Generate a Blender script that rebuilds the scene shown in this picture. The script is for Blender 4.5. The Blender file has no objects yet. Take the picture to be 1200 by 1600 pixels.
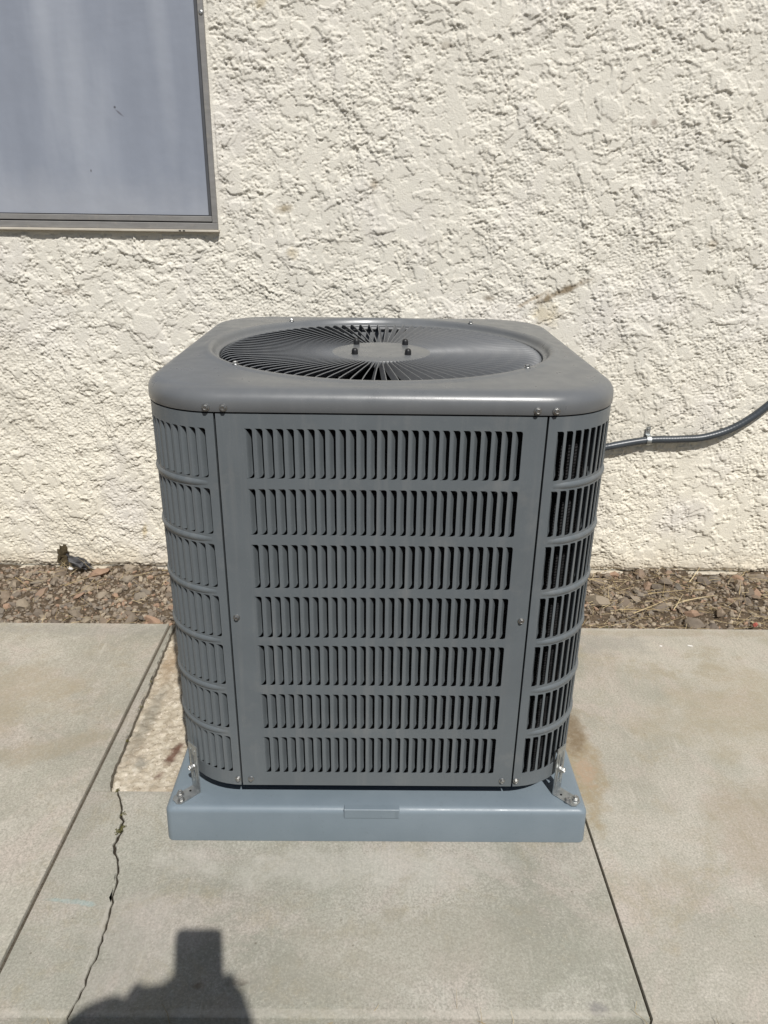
import bpy, math, random
import numpy as np
from mathutils import Vector, Matrix

random.seed(7)
rng = np.random.default_rng(11)
scene = bpy.context.scene
col = scene.collection
R = math.radians

# ------------------------------------------------------------------ camera, world, sun, exposure
CAM = Vector((-0.00572, -1.43864, 1.10536))
FWD = Vector((0.00968, 0.92257, -0.38571)).normalized()
RGT = Vector((0.99991, -0.00512, 0.01283)).normalized()
UPV = RGT.cross(FWD).normalized()
cam_data = bpy.data.cameras.new('camera')
cam_data.sensor_fit = 'VERTICAL'
cam_data.sensor_height = 36.0
cam_data.lens = 1171.04 / 1600 * 36.0
cam_data.clip_start = 0.02
cam_data.clip_end = 500
cam = bpy.data.objects.new('camera', cam_data)
col.objects.link(cam)
m = Matrix((RGT, UPV, -FWD)).transposed().to_4x4()
m.translation = CAM
cam.matrix_world = m
scene.camera = cam

SUN = Vector((-0.1942, 0.5960, -0.7791)).normalized()
world = bpy.data.worlds.new('World')
scene.world = world
world.use_nodes = True
wn = world.node_tree.nodes
wn.clear()
sky = wn.new('ShaderNodeTexSky')
sky.sky_type = 'NISHITA'
sky.sun_disc = False
sky.sun_elevation = R(51.2)
sky.sun_rotation = R(162)
bgn = wn.new('ShaderNodeBackground')
bgn.inputs['Strength'].default_value = 0.05
wo = wn.new('ShaderNodeOutputWorld')
world.node_tree.links.new(sky.outputs[0], bgn.inputs[0])
world.node_tree.links.new(bgn.outputs[0], wo.inputs[0])
sun_data = bpy.data.lights.new('sun', 'SUN')
sun_data.energy = 4.6
sun_data.angle = R(0.55)
sun_data.color = (1.0, 0.975, 0.935)
sun = bpy.data.objects.new('sun', sun_data)
col.objects.link(sun)
sun.rotation_euler = SUN.to_track_quat('-Z', 'Y').to_euler()
sun.location = (2, -6, 8)
vs = scene.view_settings
vs.view_transform = 'Standard'
vs.look = 'None'
vs.exposure = 0.0
vs.gamma = 1.0

# ------------------------------------------------------------------ mesh helpers
class MB:
    def __init__(s):
        s.v = []; s.f = []
    def add(s, v, f):
        o = len(s.v)
        s.v += [tuple(p) for p in v]
        s.f += [tuple(i + o for i in q) for q in f]
        return s
    def box(s, x0, x1, y0, y1, z0, z1, ch=0.0):
        if ch <= 0:
            v = [(x, y, z) for z in (z0, z1) for y in (y0, y1) for x in (x0, x1)]
            return s.add(v, [(0,2,3,1),(4,5,7,6),(0,1,5,4),(2,6,7,3),(0,4,6,2),(1,3,7,5)])
        xs = (x0, x1); ys = (y0, y1); zs = (z0, z1)
        v = []; idx = {}
        for i in (0,1):
            for j in (0,1):
                for k in (0,1):
                    sx = ch if i == 0 else -ch; sy = ch if j == 0 else -ch; sz = ch if k == 0 else -ch
                    for ax in range(3):
                        p = [xs[i]+sx, ys[j]+sy, zs[k]+sz]
                        p[ax] = (xs[i], ys[j], zs[k])[ax]
                        idx[(i,j,k,ax)] = len(v); v.append(tuple(p))
        f = []
        for ax in range(3):
            b, c = [q for q in range(3) if q != ax]
            for sd in (0,1):
                q = []
                for (p1, p2) in ((0,0),(1,0),(1,1),(0,1)):
                    t = [0,0,0]; t[ax] = sd; t[b] = p1; t[c] = p2
                    q.append(idx[(t[0],t[1],t[2],ax)])
                f.append(q)
        for ax in range(3):
            b, c = [q for q in range(3) if q != ax]
            for p1 in (0,1):
                for p2 in (0,1):
                    t0 = [0,0,0]; t0[b] = p1; t0[c] = p2
                    t1 = list(t0); t1[ax] = 1
                    f.append([idx[(*t0,b)], idx[(*t0,c)], idx[(*t1,c)], idx[(*t1,b)]])
        for i in (0,1):
            for j in (0,1):
                for k in (0,1):
                    f.append([idx[(i,j,k,0)], idx[(i,j,k,1)], idx[(i,j,k,2)]])
        return s.add(v, f)
    def tube(s, pts, rad, n=10, caps=True):
        pts = [Vector(p) for p in pts]
        if not hasattr(rad, '__len__'): rad = [rad] * len(pts)
        v = []; f = []
        t0 = (pts[1] - pts[0]).normalized()
        up = Vector((0,0,1)) if abs(t0.z) < 0.9 else Vector((1,0,0))
        nrm = t0.cross(up).normalized()
        for i, p in enumerate(pts):
            t = (pts[min(i+1, len(pts)-1)] - pts[max(i-1, 0)]).normalized()
            nrm = (nrm - t * nrm.dot(t)).normalized()
            b = t.cross(nrm)
            for k in range(n):
                a = 2*math.pi*k/n
                v.append(p + (nrm*math.cos(a) + b*math.sin(a)) * rad[i])
        for i in range(len(pts)-1):
            for k in range(n):
                f.append((i*n+k, i*n+(k+1)%n, (i+1)*n+(k+1)%n, (i+1)*n+k))
        if caps:
            f.append(tuple(range(n))[::-1]); f.append(tuple((len(pts)-1)*n + k for k in range(n)))
        return s.add(v, f)
    def lathe(s, prof, n=32, c=(0,0,0), cap0=True, cap1=True):
        v = []; f = []
        for (r, z) in prof:
            for k in range(n):
                a = 2*math.pi*k/n
                v.append((c[0]+r*math.cos(a), c[1]+r*math.sin(a), c[2]+z))
        for i in range(len(prof)-1):
            for k in range(n):
                f.append((i*n+k, i*n+(k+1)%n, (i+1)*n+(k+1)%n, (i+1)*n+k))
        if cap0: f.append(tuple(range(n))[::-1])
        if cap1: f.append(tuple((len(prof)-1)*n+k for k in range(n)))
        return s.add(v, f)
    def xf(s, mat):
        s.v = [tuple(mat @ Vector(p)) for p in s.v]
        return s
    def mesh(s, name, mat, sharp=None, merge=False):
        me = bpy.data.meshes.new(name)
        me.from_pydata(s.v, [], s.f)
        if merge:
            import bmesh
            bm = bmesh.new(); bm.from_mesh(me)
            bmesh.ops.remove_doubles(bm, verts=bm.verts, dist=1e-5)
            bmesh.ops.recalc_face_normals(bm, faces=bm.faces)
            bm.to_mesh(me); bm.free()
        if mat: me.materials.append(mat)
        if sharp is not None:
            me.shade_smooth()
            me.set_sharp_from_angle(angle=R(sharp))
        me.update()
        return me
    def build(s, name, mat, parent=None, sharp=None, merge=False, loc=None):
        return link(name, s.mesh(name, mat, sharp, merge), parent, loc)

def link(name, me, parent=None, loc=None, rot=None, scl=None):
    o = bpy.data.objects.new(name, me)
    col.objects.link(o)
    if parent: o.parent = parent
    if loc is not None: o.location = loc
    if rot is not None: o.rotation_euler = rot
    if scl is not None: o.scale = scl
    return o
def tag(o, label=None, cat=None, group=None, kind=None):
    if label: o['label'] = label
    if cat: o['category'] = cat
    if group: o['group'] = group
    if kind: o['kind'] = kind
    return o
def empty(name, loc=(0,0,0)):
    o = bpy.data.objects.new(name, None)
    col.objects.link(o); o.location = loc; o.empty_display_size = 0.05
    return o

# ------------------------------------------------------------------ material helpers
class MT:
    def __init__(s, name, rough=0.6, metal=0.0, spec=0.5):
        s.m = bpy.data.materials.new(name); s.m.use_nodes = True
        s.t = s.m.node_tree; s.t.nodes.clear()
        s.out = s.n('ShaderNodeOutputMaterial'); s.b = s.n('ShaderNodeBsdfPrincipled')
        s.l(s.b.outputs[0], s.out.inputs[0])
        s.b.inputs['Roughness'].default_value = rough
        s.b.inputs['Metallic'].default_value = metal
        s.b.inputs['Specular IOR Level'].default_value = spec
        s.tc = s.n('ShaderNodeTexCoord')
        s.P = s.tc.outputs['Object']
    def n(s, t, **k):
        q = s.t.nodes.new(t)
        for a, b in k.items(): setattr(q, a, b)
        return q
    def l(s, a, b): s.t.links.new(a, b)
    def val(s, sock, x):
        if isinstance(x, (int, float)): sock.default_value = x
        elif isinstance(x, tuple): sock.default_value = x if len(x) != 3 or sock.type == 'VECTOR' else (*x, 1)
        else: s.l(x, sock)
    def map(s, scale=(1,1,1), loc=(0,0,0), rot=(0,0,0), vec=None):
        q = s.n('ShaderNodeMapping'); s.l(vec or s.P, q.inputs[0])
        q.inputs['Location'].default_value = loc; q.inputs['Rotation'].default_value = rot; q.inputs['Scale'].default_value = scale
        return q.outputs[0]
    def noise(s, scale, detail=4, rough=0.55, vec=None, dist=0.0):
        q = s.n('ShaderNodeTexNoise'); s.l(vec or s.P, q.inputs['Vector'])
        q.inputs['Scale'].default_value = scale; q.inputs['Detail'].default_value = detail
        q.inputs['Roughness'].default_value = rough; q.inputs['Distortion'].default_value = dist
        return q.outputs['Fac']
    def voro(s, scale, feature='F1', vec=None, out='Distance'):
        q = s.n('ShaderNodeTexVoronoi', feature=feature); s.l(vec or s.P, q.inputs['Vector'])
        q.inputs['Scale'].default_value = scale
        return q.outputs[out]
    def ramp(s, fac, stops):
        q = s.n('ShaderNodeValToRGB'); s.l(fac, q.inputs[0])
        e = q.color_ramp.elements
        while len(e) < len(stops): e.new(0.5)
        for i, (p, c) in enumerate(stops):
            e[i].position = p
            e[i].color = (c, c, c, 1) if isinstance(c, (int, float)) else (*c, 1)
        return q.outputs[0]
    def rng(s, x, a, b, c=0.0, d=1.0):
        q = s.n('ShaderNodeMapRange'); s.val(q.inputs[0], x)
        for i, t in enumerate((a, b, c, d)): q.inputs[i+1].default_value = t
        return q.outputs[0]
    def math(s, op, a, b=None):
        q = s.n('ShaderNodeMath', operation=op); s.val(q.inputs[0], a)
        if b is not None: s.val(q.inputs[1], b)
        return q.outputs[0]
    def mix(s, fac, a, b, mode='MIX'):
        q = s.n('ShaderNodeMix', data_type='RGBA', blend_type=mode)
        s.val(q.inputs[0], fac); s.val(q.inputs[6], a); s.val(q.inputs[7], b)
        return q.outputs[2]
    def spot(s, c, half, ang=0.0, warp=0.35, nscale=30.0, soft=0.6, axes='xy'):
        """soft edged stain mask: 1 inside an ellipse whose outline is broken up by noise"""
        sep = s.n('ShaderNodeSeparateXYZ'); s.l(s.P, sep.inputs[0])
        ax = {'x': 0, 'y': 1, 'z': 2}
        a = s.math('SUBTRACT', sep.outputs[ax[axes[0]]], c[0]); b = s.math('SUBTRACT', sep.outputs[ax[axes[1]]], c[1])
        ca, sa = math.cos(ang), math.sin(ang)
        u = s.math('ADD', s.math('MULTIPLY', a, ca/half[0]), s.math('MULTIPLY', b, sa/half[0]))
        w = s.math('ADD', s.math('MULTIPLY', a, -sa/half[1]), s.math('MULTIPLY', b, ca/half[1]))
        r = s.math('SQRT', s.math('ADD', s.math('MULTIPLY', u, u), s.math('MULTIPLY', w, w)))
        r = s.math('ADD', r, s.math('MULTIPLY', s.math('SUBTRACT', s.noise(nscale, 4), 0.5), 2*warp*2))
        return s.rng(r, 1.0, 1.0-soft)
    def bump(s, h, strength=0.5, dist=0.01, prev=None):
        q = s.n('ShaderNodeBump'); s.l(h, q.inputs['Height'])
        q.inputs['Strength'].default_value = strength; q.inputs['Distance'].default_value = dist
        if prev: s.l(prev, q.inputs['Normal'])
        return q.outputs[0]
    def color(s, c): s.val(s.b.inputs['Base Color'], c); return s
    def normal(s, x): s.l(x, s.b.inputs['Normal']); return s
    def rough(s, x): s.val(s.b.inputs['Roughness'], x); return s

def simple(name, c, rough=0.5, metal=0.0, spec=0.5, var=0.12, scale=20.0, bump=0.0, bscale=400.0):
    M_ = MT(name, rough, metal, spec)
    n = M_.noise(scale, 4)
    c0 = tuple(x*(1-var) for x in c); c1 = tuple(min(1, x*(1+var)) for x in c)
    M_.color(M_.ramp(n, [(0.3, c0), (0.7, c1)]))
    if bump > 0: M_.normal(M_.bump(M_.noise(bscale, 2), bump, 0.001))
    return M_.m

# grey powder-coat paint
def paint(name, c, rough, dst=1.0):
    M_ = MT(name, rough, 0.0, 0.5)
    dust = M_.noise(9, 5, 0.6)
    base = M_.ramp(dust, [(0.3, tuple(x*0.93 for x in c)), (0.7, tuple(x*1.06 for x in c))])
    strk = M_.noise(1.0, 5, 0.65, M_.map((38, 38, 2.2)))
    base = M_.mix(M_.rng(strk, 0.52, 0.72, 0, 0.22*dst), base, (0.25, 0.245, 0.235))
    base = M_.mix(M_.rng(M_.noise(14, 6, 0.7, M_.map(loc=(4, 4, 2))), 0.55, 0.72, 0, 0.18*dst), base, (0.27, 0.26, 0.24))
    speck = M_.rng(M_.noise(420, 2), 0.68, 0.76)
    M_.color(M_.mix(M_.math('MULTIPLY', speck, 0.25), base, (0.3, 0.29, 0.27)))
    M_.rough(M_.rng(M_.noise(35, 4), 0.3, 0.7, rough-0.05, rough+0.09))
    M_.normal(M_.bump(M_.noise(520, 2), 0.06, 0.001))
    return M_.m
PAINT = paint('grey_paint', (0.117, 0.132, 0.141), 0.42)
LID = paint('grey_lid_paint', (0.130, 0.136, 0.141), 0.31, 0.35)
FINP = paint('grille_paint', (0.135, 0.140, 0.146), 0.46)
BLACK = simple('black_rubber', (0.012, 0.012, 0.013), 0.45, bump=0.1)
STEEL = simple('zinc_screw', (0.42, 0.42, 0.41), 0.42, 1.0, var=0.1, scale=200)
DARK = simple('dark_interior', (0.012, 0.012, 0.013), 0.8, spec=0.2)
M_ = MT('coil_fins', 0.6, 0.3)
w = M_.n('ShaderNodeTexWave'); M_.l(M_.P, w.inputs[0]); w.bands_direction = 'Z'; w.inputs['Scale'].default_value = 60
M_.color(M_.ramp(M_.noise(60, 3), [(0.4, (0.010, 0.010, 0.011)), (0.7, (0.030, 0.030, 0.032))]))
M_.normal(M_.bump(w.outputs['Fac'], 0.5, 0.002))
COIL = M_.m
M_ = MT('galvanised_steel', 0.38, 0.85)
sp = M_.rng(M_.math('MULTIPLY', M_.voro(160, out='Color'), 1.0), 0, 1, 0.25, 0.75)
M_.color(M_.mix(0.35, M_.ramp(M_.noise(60, 4), [(0.3, (0.33, 0.35, 0.355)), (0.7, (0.48, 0.495, 0.49))]), sp, 'SOFT_LIGHT'))
M_.rough(M_.rng(M_.noise(90, 3), 0.3, 0.7, 0.3, 0.5))
GALV = M_.m
M_ = MT('blue_grey_plastic', 0.42)
pc = M_.ramp(M_.noise(7, 5, 0.6), [(0.3, (0.152, 0.190, 0.219)), (0.7, (0.182, 0.221, 0.252))])
M_.color(M_.mix(M_.math('MULTIPLY', M_.rng(M_.noise(150, 4, 0.7), 0.62, 0.72), 0.35), pc, (0.10, 0.11, 0.115)))
M_.rough(M_.rng(M_.noise(40, 4), 0.3, 0.7, 0.36, 0.52))
M_.normal(M_.bump(M_.noise(500, 3), 0.15, 0.001))
PADM = M_.m

# stucco ----------------------------------------------------------
M_ = MT('stucco_paint', 0.85, 0, 0.25)
big = M_.noise(1.6, 5, 0.6)
mid = M_.noise(7, 6, 0.65)
c = M_.ramp(big, [(0.3, (0.690, 0.658, 0.578)), (0.7, (0.735, 0.700, 0.615))])
c = M_.mix(M_.rng(mid, 0.45, 0.75, 0, 0.5), c, (0.640, 0.615, 0.555))
# pinkish bare patches high up, warmer towards the soil splash line
sep = M_.n('ShaderNodeSeparateXYZ'); M_.l(M_.P, sep.inputs[0])
c = M_.mix(M_.rng(sep.outputs[2], 0.75, 0.0, 0, 0.6), c, (0.795, 0.728, 0.585))
c = M_.mix(M_.math('MULTIPLY', M_.rng(M_.noise(3.3, 4), 0.52, 0.70), 0.5), c, (0.660, 0.625, 0.592))
gr = M_.rng(M_.noise(130, 5, 0.7), 0.55, 0.80)
c = M_.mix(M_.math('MULTIPLY', gr, 0.35), c, (0.42, 0.38, 0.31))
grime = M_.rng(M_.noise(2.4, 6, 0.7, M_.map((1.0, 1, 0.45))), 0.53, 0.70, 0, 0.30)
c = M_.mix(grime, c, (0.47, 0.43, 0.36))
for (cx, cz, hx, hz, an, k, cc) in (
        (0.52, 0.865, 0.11, 0.013, 0.42, 0.9, (0.20, 0.15, 0.09)), (0.44, 0.845, 0.06, 0.008, 0.5, 0.7, (0.28, 0.21, 0.13)), (-0.27, 1.075, 0.030, 0.016, 0.1, 0.7, (0.24, 0.18, 0.09)),
        (-0.02, 1.14, 0.014, 0.022, 0, 0.6, (0.22, 0.17, 0.11)), (0.31, 0.845, 0.018, 0.012, 0, 0.7, (0.18, 0.14, 0.09)),
        (-0.90, 0.845, 0.025, 0.012, 0, 0.4, (0.3, 0.24, 0.18)), (0.72, 1.30, 0.012, 0.012, 0, 0.6, (0.22, 0.17, 0.13)),
        (0.48, 0.80, 0.05, 0.04, 0, 0.4, (0.52, 0.42, 0.22)), (-0.93, 0.36, 0.018, 0.006, -0.5, 0.7, (0.2, 0.16, 0.12)),
        (-0.76, 0.10, 0.010, 0.035, -0.2, 0.55, (0.42, 0.32, 0.14)), (-0.62, 0.24, 0.012, 0.010, 0, 0.45, (0.35, 0.27, 0.16)),
        (0.16, 1.47, 0.02, 0.016, 0, 0.4, (0.3, 0.25, 0.18)), (-0.31, 1.56, 0.03, 0.02, 0.5, 0.5, (0.45, 0.36, 0.2)),
        (-0.25, 0.96, 0.02, 0.02, 0, 0.5, (0.42, 0.34, 0.2)), (0.93, 1.00, 0.02, 0.02, 0, 0.4, (0.38, 0.3, 0.2))):
    c = M_.mix(M_.math('MULTIPLY', M_.spot((cx, cz), (hx, hz), an, 0.4, 38, 0.7, 'xz'), k), c, cc)
# soil splash just above the ground
spl = M_.math('ADD', sep.outputs[2], M_.math('MULTIPLY', M_.noise(14, 5, 0.7), -0.10))
c = M_.mix(M_.rng(spl, 0.0, -0.07, 0, 0.35), c, (0.40, 0.31, 0.20))
M_.color(c)
b1 = M_.bump(M_.noise(240, 4, 0.7), 0.70, 0.003)
b2 = M_.bump(M_.noise(520, 3, 0.6), 0.35, 0.0015, b1)
M_.normal(b2)
STUCCO = M_.m

# concrete ---------------------------------------------------------
def concrete(name, ang=0.0, spots=(), tint=(1, 1, 1), seed=0.0):
    M_ = MT(name, 0.82, 0, 0.3)
    T = lambda c: tuple(a*b for a, b in zip(c, tint))
    off = M_.map(loc=(seed, seed*1.7, 0))
    n1 = M_.noise(2.3, 6, 0.6, off, 0.3); n2 = M_.noise(4.2, 8, 0.74, M_.map(loc=(seed+9, 4, 0)), 0.5); n3 = M_.noise(22, 5, 0.7, off); n4 = M_.noise(5.5, 8, 0.76, M_.map(loc=(seed*2, 31, 0)), 0.4)
    c = M_.ramp(n1, [(0.38, T((0.350, 0.338, 0.288))), (0.50, T((0.440, 0.418, 0.362))), (0.62, T((0.520, 0.490, 0.432)))])
    c = M_.mix(M_.rng(n2, 0.50, 0.60, 0, 0.75), c, T((0.525, 0.462, 0.415)))     # pinkish bloom
    c = M_.mix(M_.rng(n2, 0.48, 0.36, 0, 0.60), c, T((0.385, 0.385, 0.325)))     # greenish algae film
    c = M_.mix(M_.rng(n4, 0.52, 0.64, 0, 0.70), c, T((0.370, 0.325, 0.235)))     # tan dirt
    c = M_.mix(M_.rng(n4, 0.45, 0.34, 0, 0.60), c, T((0.57, 0.54, 0.485)))       # laitance
    c = M_.mix(M_.rng(n3, 0.54, 0.74, 0, 0.30), c, T((0.54, 0.505, 0.45)))
    c = M_.mix(M_.rng(n3, 0.46, 0.30, 0, 0.30), c, T((0.31, 0.29, 0.24)))
    fine = M_.noise(230, 4, 0.72, off)
    c = M_.mix(M_.rng(fine, 0.34, 0.55, 0.55, 0.0), c, T((0.25, 0.238, 0.20)))
    c = M_.mix(M_.rng(fine, 0.56, 0.72, 0.0, 0.40), c, T((0.66, 0.62, 0.55)))
    grit = M_.noise(290, 2, 0.6, off)
    c = M_.mix(M_.rng(grit, 0.36, 0.54, 0.42, 0.0), c, T((0.24, 0.228, 0.195)))
    scr = M_.noise(1.0, 3, 0.7, M_.map((30, 420, 1), loc=(seed, 2, 0), rot=(0, 0, 0.6+ang)))
    c = M_.mix(M_.math('MULTIPLY', M_.rng(scr, 0.64, 0.74), M_.rng(n4, 0.40, 0.55, 0.0, 0.55)), c, T((0.66, 0.62, 0.555)))
    # broom strokes, worn away in places
    st = M_.noise(1.0, 5, 0.7, M_.map((230, 14, 1), rot=(0, 0, ang)))
    worn = M_.rng(M_.noise(4.8, 5, 0.6, M_.map(loc=(seed+2, 7, 0))), 0.42, 0.60)
    c = M_.mix(M_.math('MULTIPLY', M_.rng(st, 0.50, 0.34, 0.0, 0.40), worn), c, T((0.29, 0.275, 0.235)))
    st2 = M_.noise(1.0, 4, 0.65, M_.map((90, 9, 1), rot=(0, 0, ang+0.12)))
    c = M_.mix(M_.math('MULTIPLY', M_.rng(st2, 0.56, 0.72, 0.0, 0.55), worn), c, T((0.57, 0.535, 0.475)))
    # pits and sand grains
    pit = M_.rng(M_.noise(230, 3, 0.6), 0.66, 0.72)
    c = M_.mix(M_.math('MULTIPLY', pit, 0.55), c, (0.17, 0.15, 0.12))
    grain = M_.rng(M_.noise(310, 2, 0.5, M_.map(loc=(3, 1, 0))), 0.67, 0.74)
    c = M_.mix(M_.math('MULTIPLY', grain, 0.45), c, (0.62, 0.56, 0.47))
    big = M_.rng(M_.voro(30), 0.075, 0.045)
    c = M_.mix(M_.math('MULTIPLY', big, M_.rng(M_.noise(11, 2), 0.52, 0.6, 0, 0.7)), c, (0.14, 0.12, 0.09))
    for (p, h, an, k, cc, wp, ns) in spots:
        c = M_.mix(M_.math('MULTIPLY', M_.math('MULTIPLY', M_.spot(p, h, an, wp, ns, 0.5), M_.rng(M_.noise(75, 5, 0.75, off), 0.30, 0.58, 0.35, 1.0)), k), c, cc)
    M_.color(c)
    h1 = M_.bump(st, 0.30, 0.0026)
    h2 = M_.bump(M_.noise(210, 4, 0.7), 0.35, 0.002, h1)
    M_.normal(M_.bump(pit, -0.4, 0.0015, h2))
    return M_.m
GREY_D = (0.24, 0.232, 0.21)
CON_L = concrete('concrete_left', 0.75, [((-0.75, 0.34), (0.5, 0.03), 0, 0.35, GREY_D, 0.5, 18), ((-0.95, 0.05), (0.30, 0.16), 0.2, 0.55, (0.34, 0.285, 0.20), 0.6, 9),
                                         ((-0.75, -0.15), (0.2, 0.05), 0.3, 0.5, (0.31, 0.26, 0.18), 0.6, 12)], tint=(0.90, 0.885, 0.855), seed=1.3)
CON_F = concrete('concrete_front', 0.0, [((-0.515, -0.519), (0.055, 0.006), -0.12, 0.30, (0.22, 0.40, 0.42), 0.6, 40), ((0.08, -0.60), (0.34, 0.085), 0.1, 0.45, (0.275, 0.258, 0.205), 0.6, 11), ((-0.05, -0.445), (0.36, 0.05), 0.0, 0.40, (0.50, 0.475, 0.42), 0.6, 13), ((-0.38, -0.60), (0.10, 0.10), 0.0, 0.35, (0.44, 0.40, 0.36), 0.7, 14),
                                         ((-0.21, -0.66), (0.018, 0.008), 0, 0.6, (0.10, 0.08, 0.06), 0.5, 60), ((-0.27, -0.665), (0.012, 0.007), 0, 0.6, (0.14, 0.09, 0.05), 0.5, 60),
                                         ((0.33, -0.70), (0.02, 0.014), -0.6, 0.6, (0.16, 0.15, 0.15), 0.5, 60), ((0.0, -0.707), (0.8, 0.007), 0, 0.35, (0.52, 0.48, 0.41), 0.5, 22)], tint=(0.855, 0.860, 0.835), seed=4.1)
CON_R = concrete('concrete_right', -0.70, [((0.430, -0.17), (0.052, 0.21), -0.08, 0.85, (0.31, 0.245, 0.15), 0.40, 22), ((0.440, -0.08), (0.032, 0.085), -0.1, 0.9, (0.20, 0.15, 0.095), 0.40, 30), ((0.445, -0.03), (0.030, 0.05), 0, 0.6, (0.21, 0.165, 0.11), 0.4, 22),
                                           ((0.437, -0.20), (0.024, 0.05), -0.1, 0.60, (0.42, 0.30, 0.215), 0.5, 60), ((0.62, 0.30), (0.16, 0.06), 0, 0.40, GREY_D, 0.6, 22),
                                           ((0.75, 0.35), (0.5, 0.02), 0, 0.35, (0.30, 0.24, 0.16), 0.5, 18), ((0.50, 0.30), (0.05, 0.06), 0, 0.4, (0.36, 0.27, 0.16), 0.5, 20),
                                           ((0.85, 0.0), (0.28, 0.18), 0.3, 0.55, (0.34, 0.29, 0.20), 0.6, 8), ((0.75, -0.35), (0.25, 0.12), 0.6, 0.5, (0.32, 0.27, 0.195), 0.6, 9)], tint=(0.98, 0.965, 0.935), seed=7.7)
MORTAR = concrete('mortar_strip', 0.3, [], (0.80, 0.79, 0.77), 2.2)
M_ = MT('coarse_patch', 0.9, 0, 0.2)
pa = M_.noise(28, 6, 0.7); pb = M_.voro(95, out='Color'); pd = M_.voro(95)
c = M_.ramp(pa, [(0.3, (0.35, 0.295, 0.225)), (0.5, (0.48, 0.42, 0.325)), (0.7, (0.63, 0.57, 0.465))])
c = M_.mix(0.5, c, M_.rng(M_.math('FRACT', M_.math('MULTIPLY', pb, 3.7)), 0, 1, 0.2, 0.8), 'SOFT_LIGHT')
c = M_.mix(M_.rng(M_.noise(150, 4, 0.75), 0.58, 0.66, 0, 0.75), c, (0.15, 0.11, 0.075))
c = M_.mix(M_.rng(M_.noise(110, 3, 0.6, M_.map(loc=(5, 2, 0))), 0.58, 0.66, 0, 0.8), c, (0.70, 0.63, 0.53))
c = M_.mix(M_.rng(M_.noise(9, 4), 0.5, 0.68, 0, 0.55), c, (0.28, 0.225, 0.165))
for (p, h, an, k, cc) in (((-0.437, -0.150), (0.016, 0.050), -0.22, 0.85, (0.105, 0.042, 0.026)), ((-0.452, -0.215), (0.013, 0.016), 0, 0.75, (0.12, 0.055, 0.035)),
                          ((-0.50, -0.175), (0.018, 0.025), 0, 0.6, (0.24, 0.235, 0.205)), ((-0.525, -0.03), (0.022, 0.17), -0.06, 0.6, (0.20, 0.185, 0.15)),
                          ((-0.53, 0.20), (0.03, 0.12), 0, 0.5, (0.30, 0.20, 0.11))):
    c = M_.mix(M_.math('MULTIPLY', M_.spot(p, h, an, 0.35, 50, 0.7), k), c, cc)
M_.color(c)
M_.normal(M_.bump(M_.noise(140, 5, 0.7), 0.8, 0.004))
PATCH = M_.m

def soil(name, c0, c1, s=30):
    M_ = MT(name, 0.95, 0, 0.1)
    M_.color(M_.ramp(M_.noise(s, 7, 0.7), [(0.3, c0), (0.7, c1)]))
    M_.normal(M_.bump(M_.noise(s*3, 6, 0.7), 1.0, 0.01))
    return M_.m
SOIL = soil('dry_soil', (0.07, 0.052, 0.036), (0.19, 0.145, 0.10))
M_ = MT('gravel_rock', 0.88, 0, 0.25)
gi = M_.n('ShaderNodeNewGeometry').outputs['Random Per Island']; oi = M_.n('ShaderNodeObjectInfo').outputs['Random']
fr = M_.math('FRACT', M_.math('ADD', gi, oi))
c = M_.ramp(fr, [(0.0, (0.13, 0.112, 0.092)), (0.14, (0.34, 0.265, 0.195)), (0.28, (0.20, 0.18, 0.155)), (0.42, (0.50, 0.42, 0.315)), (0.56, (0.155, 0.130, 0.110)), (0.70, (0.40, 0.335, 0.25)), (0.82, (0.24, 0.19, 0.145)), (0.94, (0.42, 0.275, 0.19))])
c = M_.mix(M_.rng(M_.noise(90, 5, 0.7), 0.35, 0.7, 0, 0.35), c, (0.20, 0.155, 0.115))
c = M_.mix(M_.rng(M_.noise(240, 3), 0.6, 0.7, 0, 0.4), c, (0.48, 0.41, 0.33))
M_.color(M_.mix(0.16, c, (0.05, 0.035, 0.022))); M_.normal(M_.bump(M_.noise(200, 5, 0.7), 0.5, 0.003))
ROCK = M_.m
def strawmat(name, ca, cb):
    M_ = MT(name, 0.7, 0, 0.3)
    M_.color(M_.ramp(M_.n('ShaderNodeNewGeometry').outputs['Random Per Island'], [(0.0, ca), (1.0, cb)]))
    return M_.m
STRAW = strawmat('dry_straw', (0.26, 0.19, 0.09), (0.58, 0.47, 0.28))
WEED = strawmat('weed_leaf', (0.05, 0.05, 0.018), (0.13, 0.115, 0.04))
DEBRIS = strawmat('leaf_litter', (0.05, 0.035, 0.022), (0.24, 0.17, 0.10))

# window
M_ = MT('aluminium_frame', 0.48, 0.25)
n = M_.noise(14, 6, 0.7, M_.map((1, 1, 4)))
c = M_.ramp(n, [(0.3, (0.215, 0.208, 0.200)), (0.7, (0.285, 0.278, 0.268))])
c = M_.mix(M_.rng(M_.noise(70, 5, 0.7), 0.55, 0.75, 0, 0.5), c, (0.38, 0.345, 0.285))
M_.color(c)
ALU = M_.m
M_ = MT('screen_mesh', 0.75, 0, 0.3)
wv = M_.map((1, 1, 0.18))
n = M_.noise(7.0, 4, 0.55, wv)
c = M_.ramp(n, [(0.30, (0.222, 0.246, 0.296)), (0.50, (0.250, 0.275, 0.328)), (0.72, (0.315, 0.340, 0.392))])
sep = M_.n('ShaderNodeSeparateXYZ'); M_.l(M_.P, sep.inputs[0])
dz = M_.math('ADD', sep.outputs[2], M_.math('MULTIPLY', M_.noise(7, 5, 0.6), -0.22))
c = M_.mix(M_.rng(dz, 1.06, 0.93, 0, 0.6), c, (0.37, 0.385, 0.42))
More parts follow.
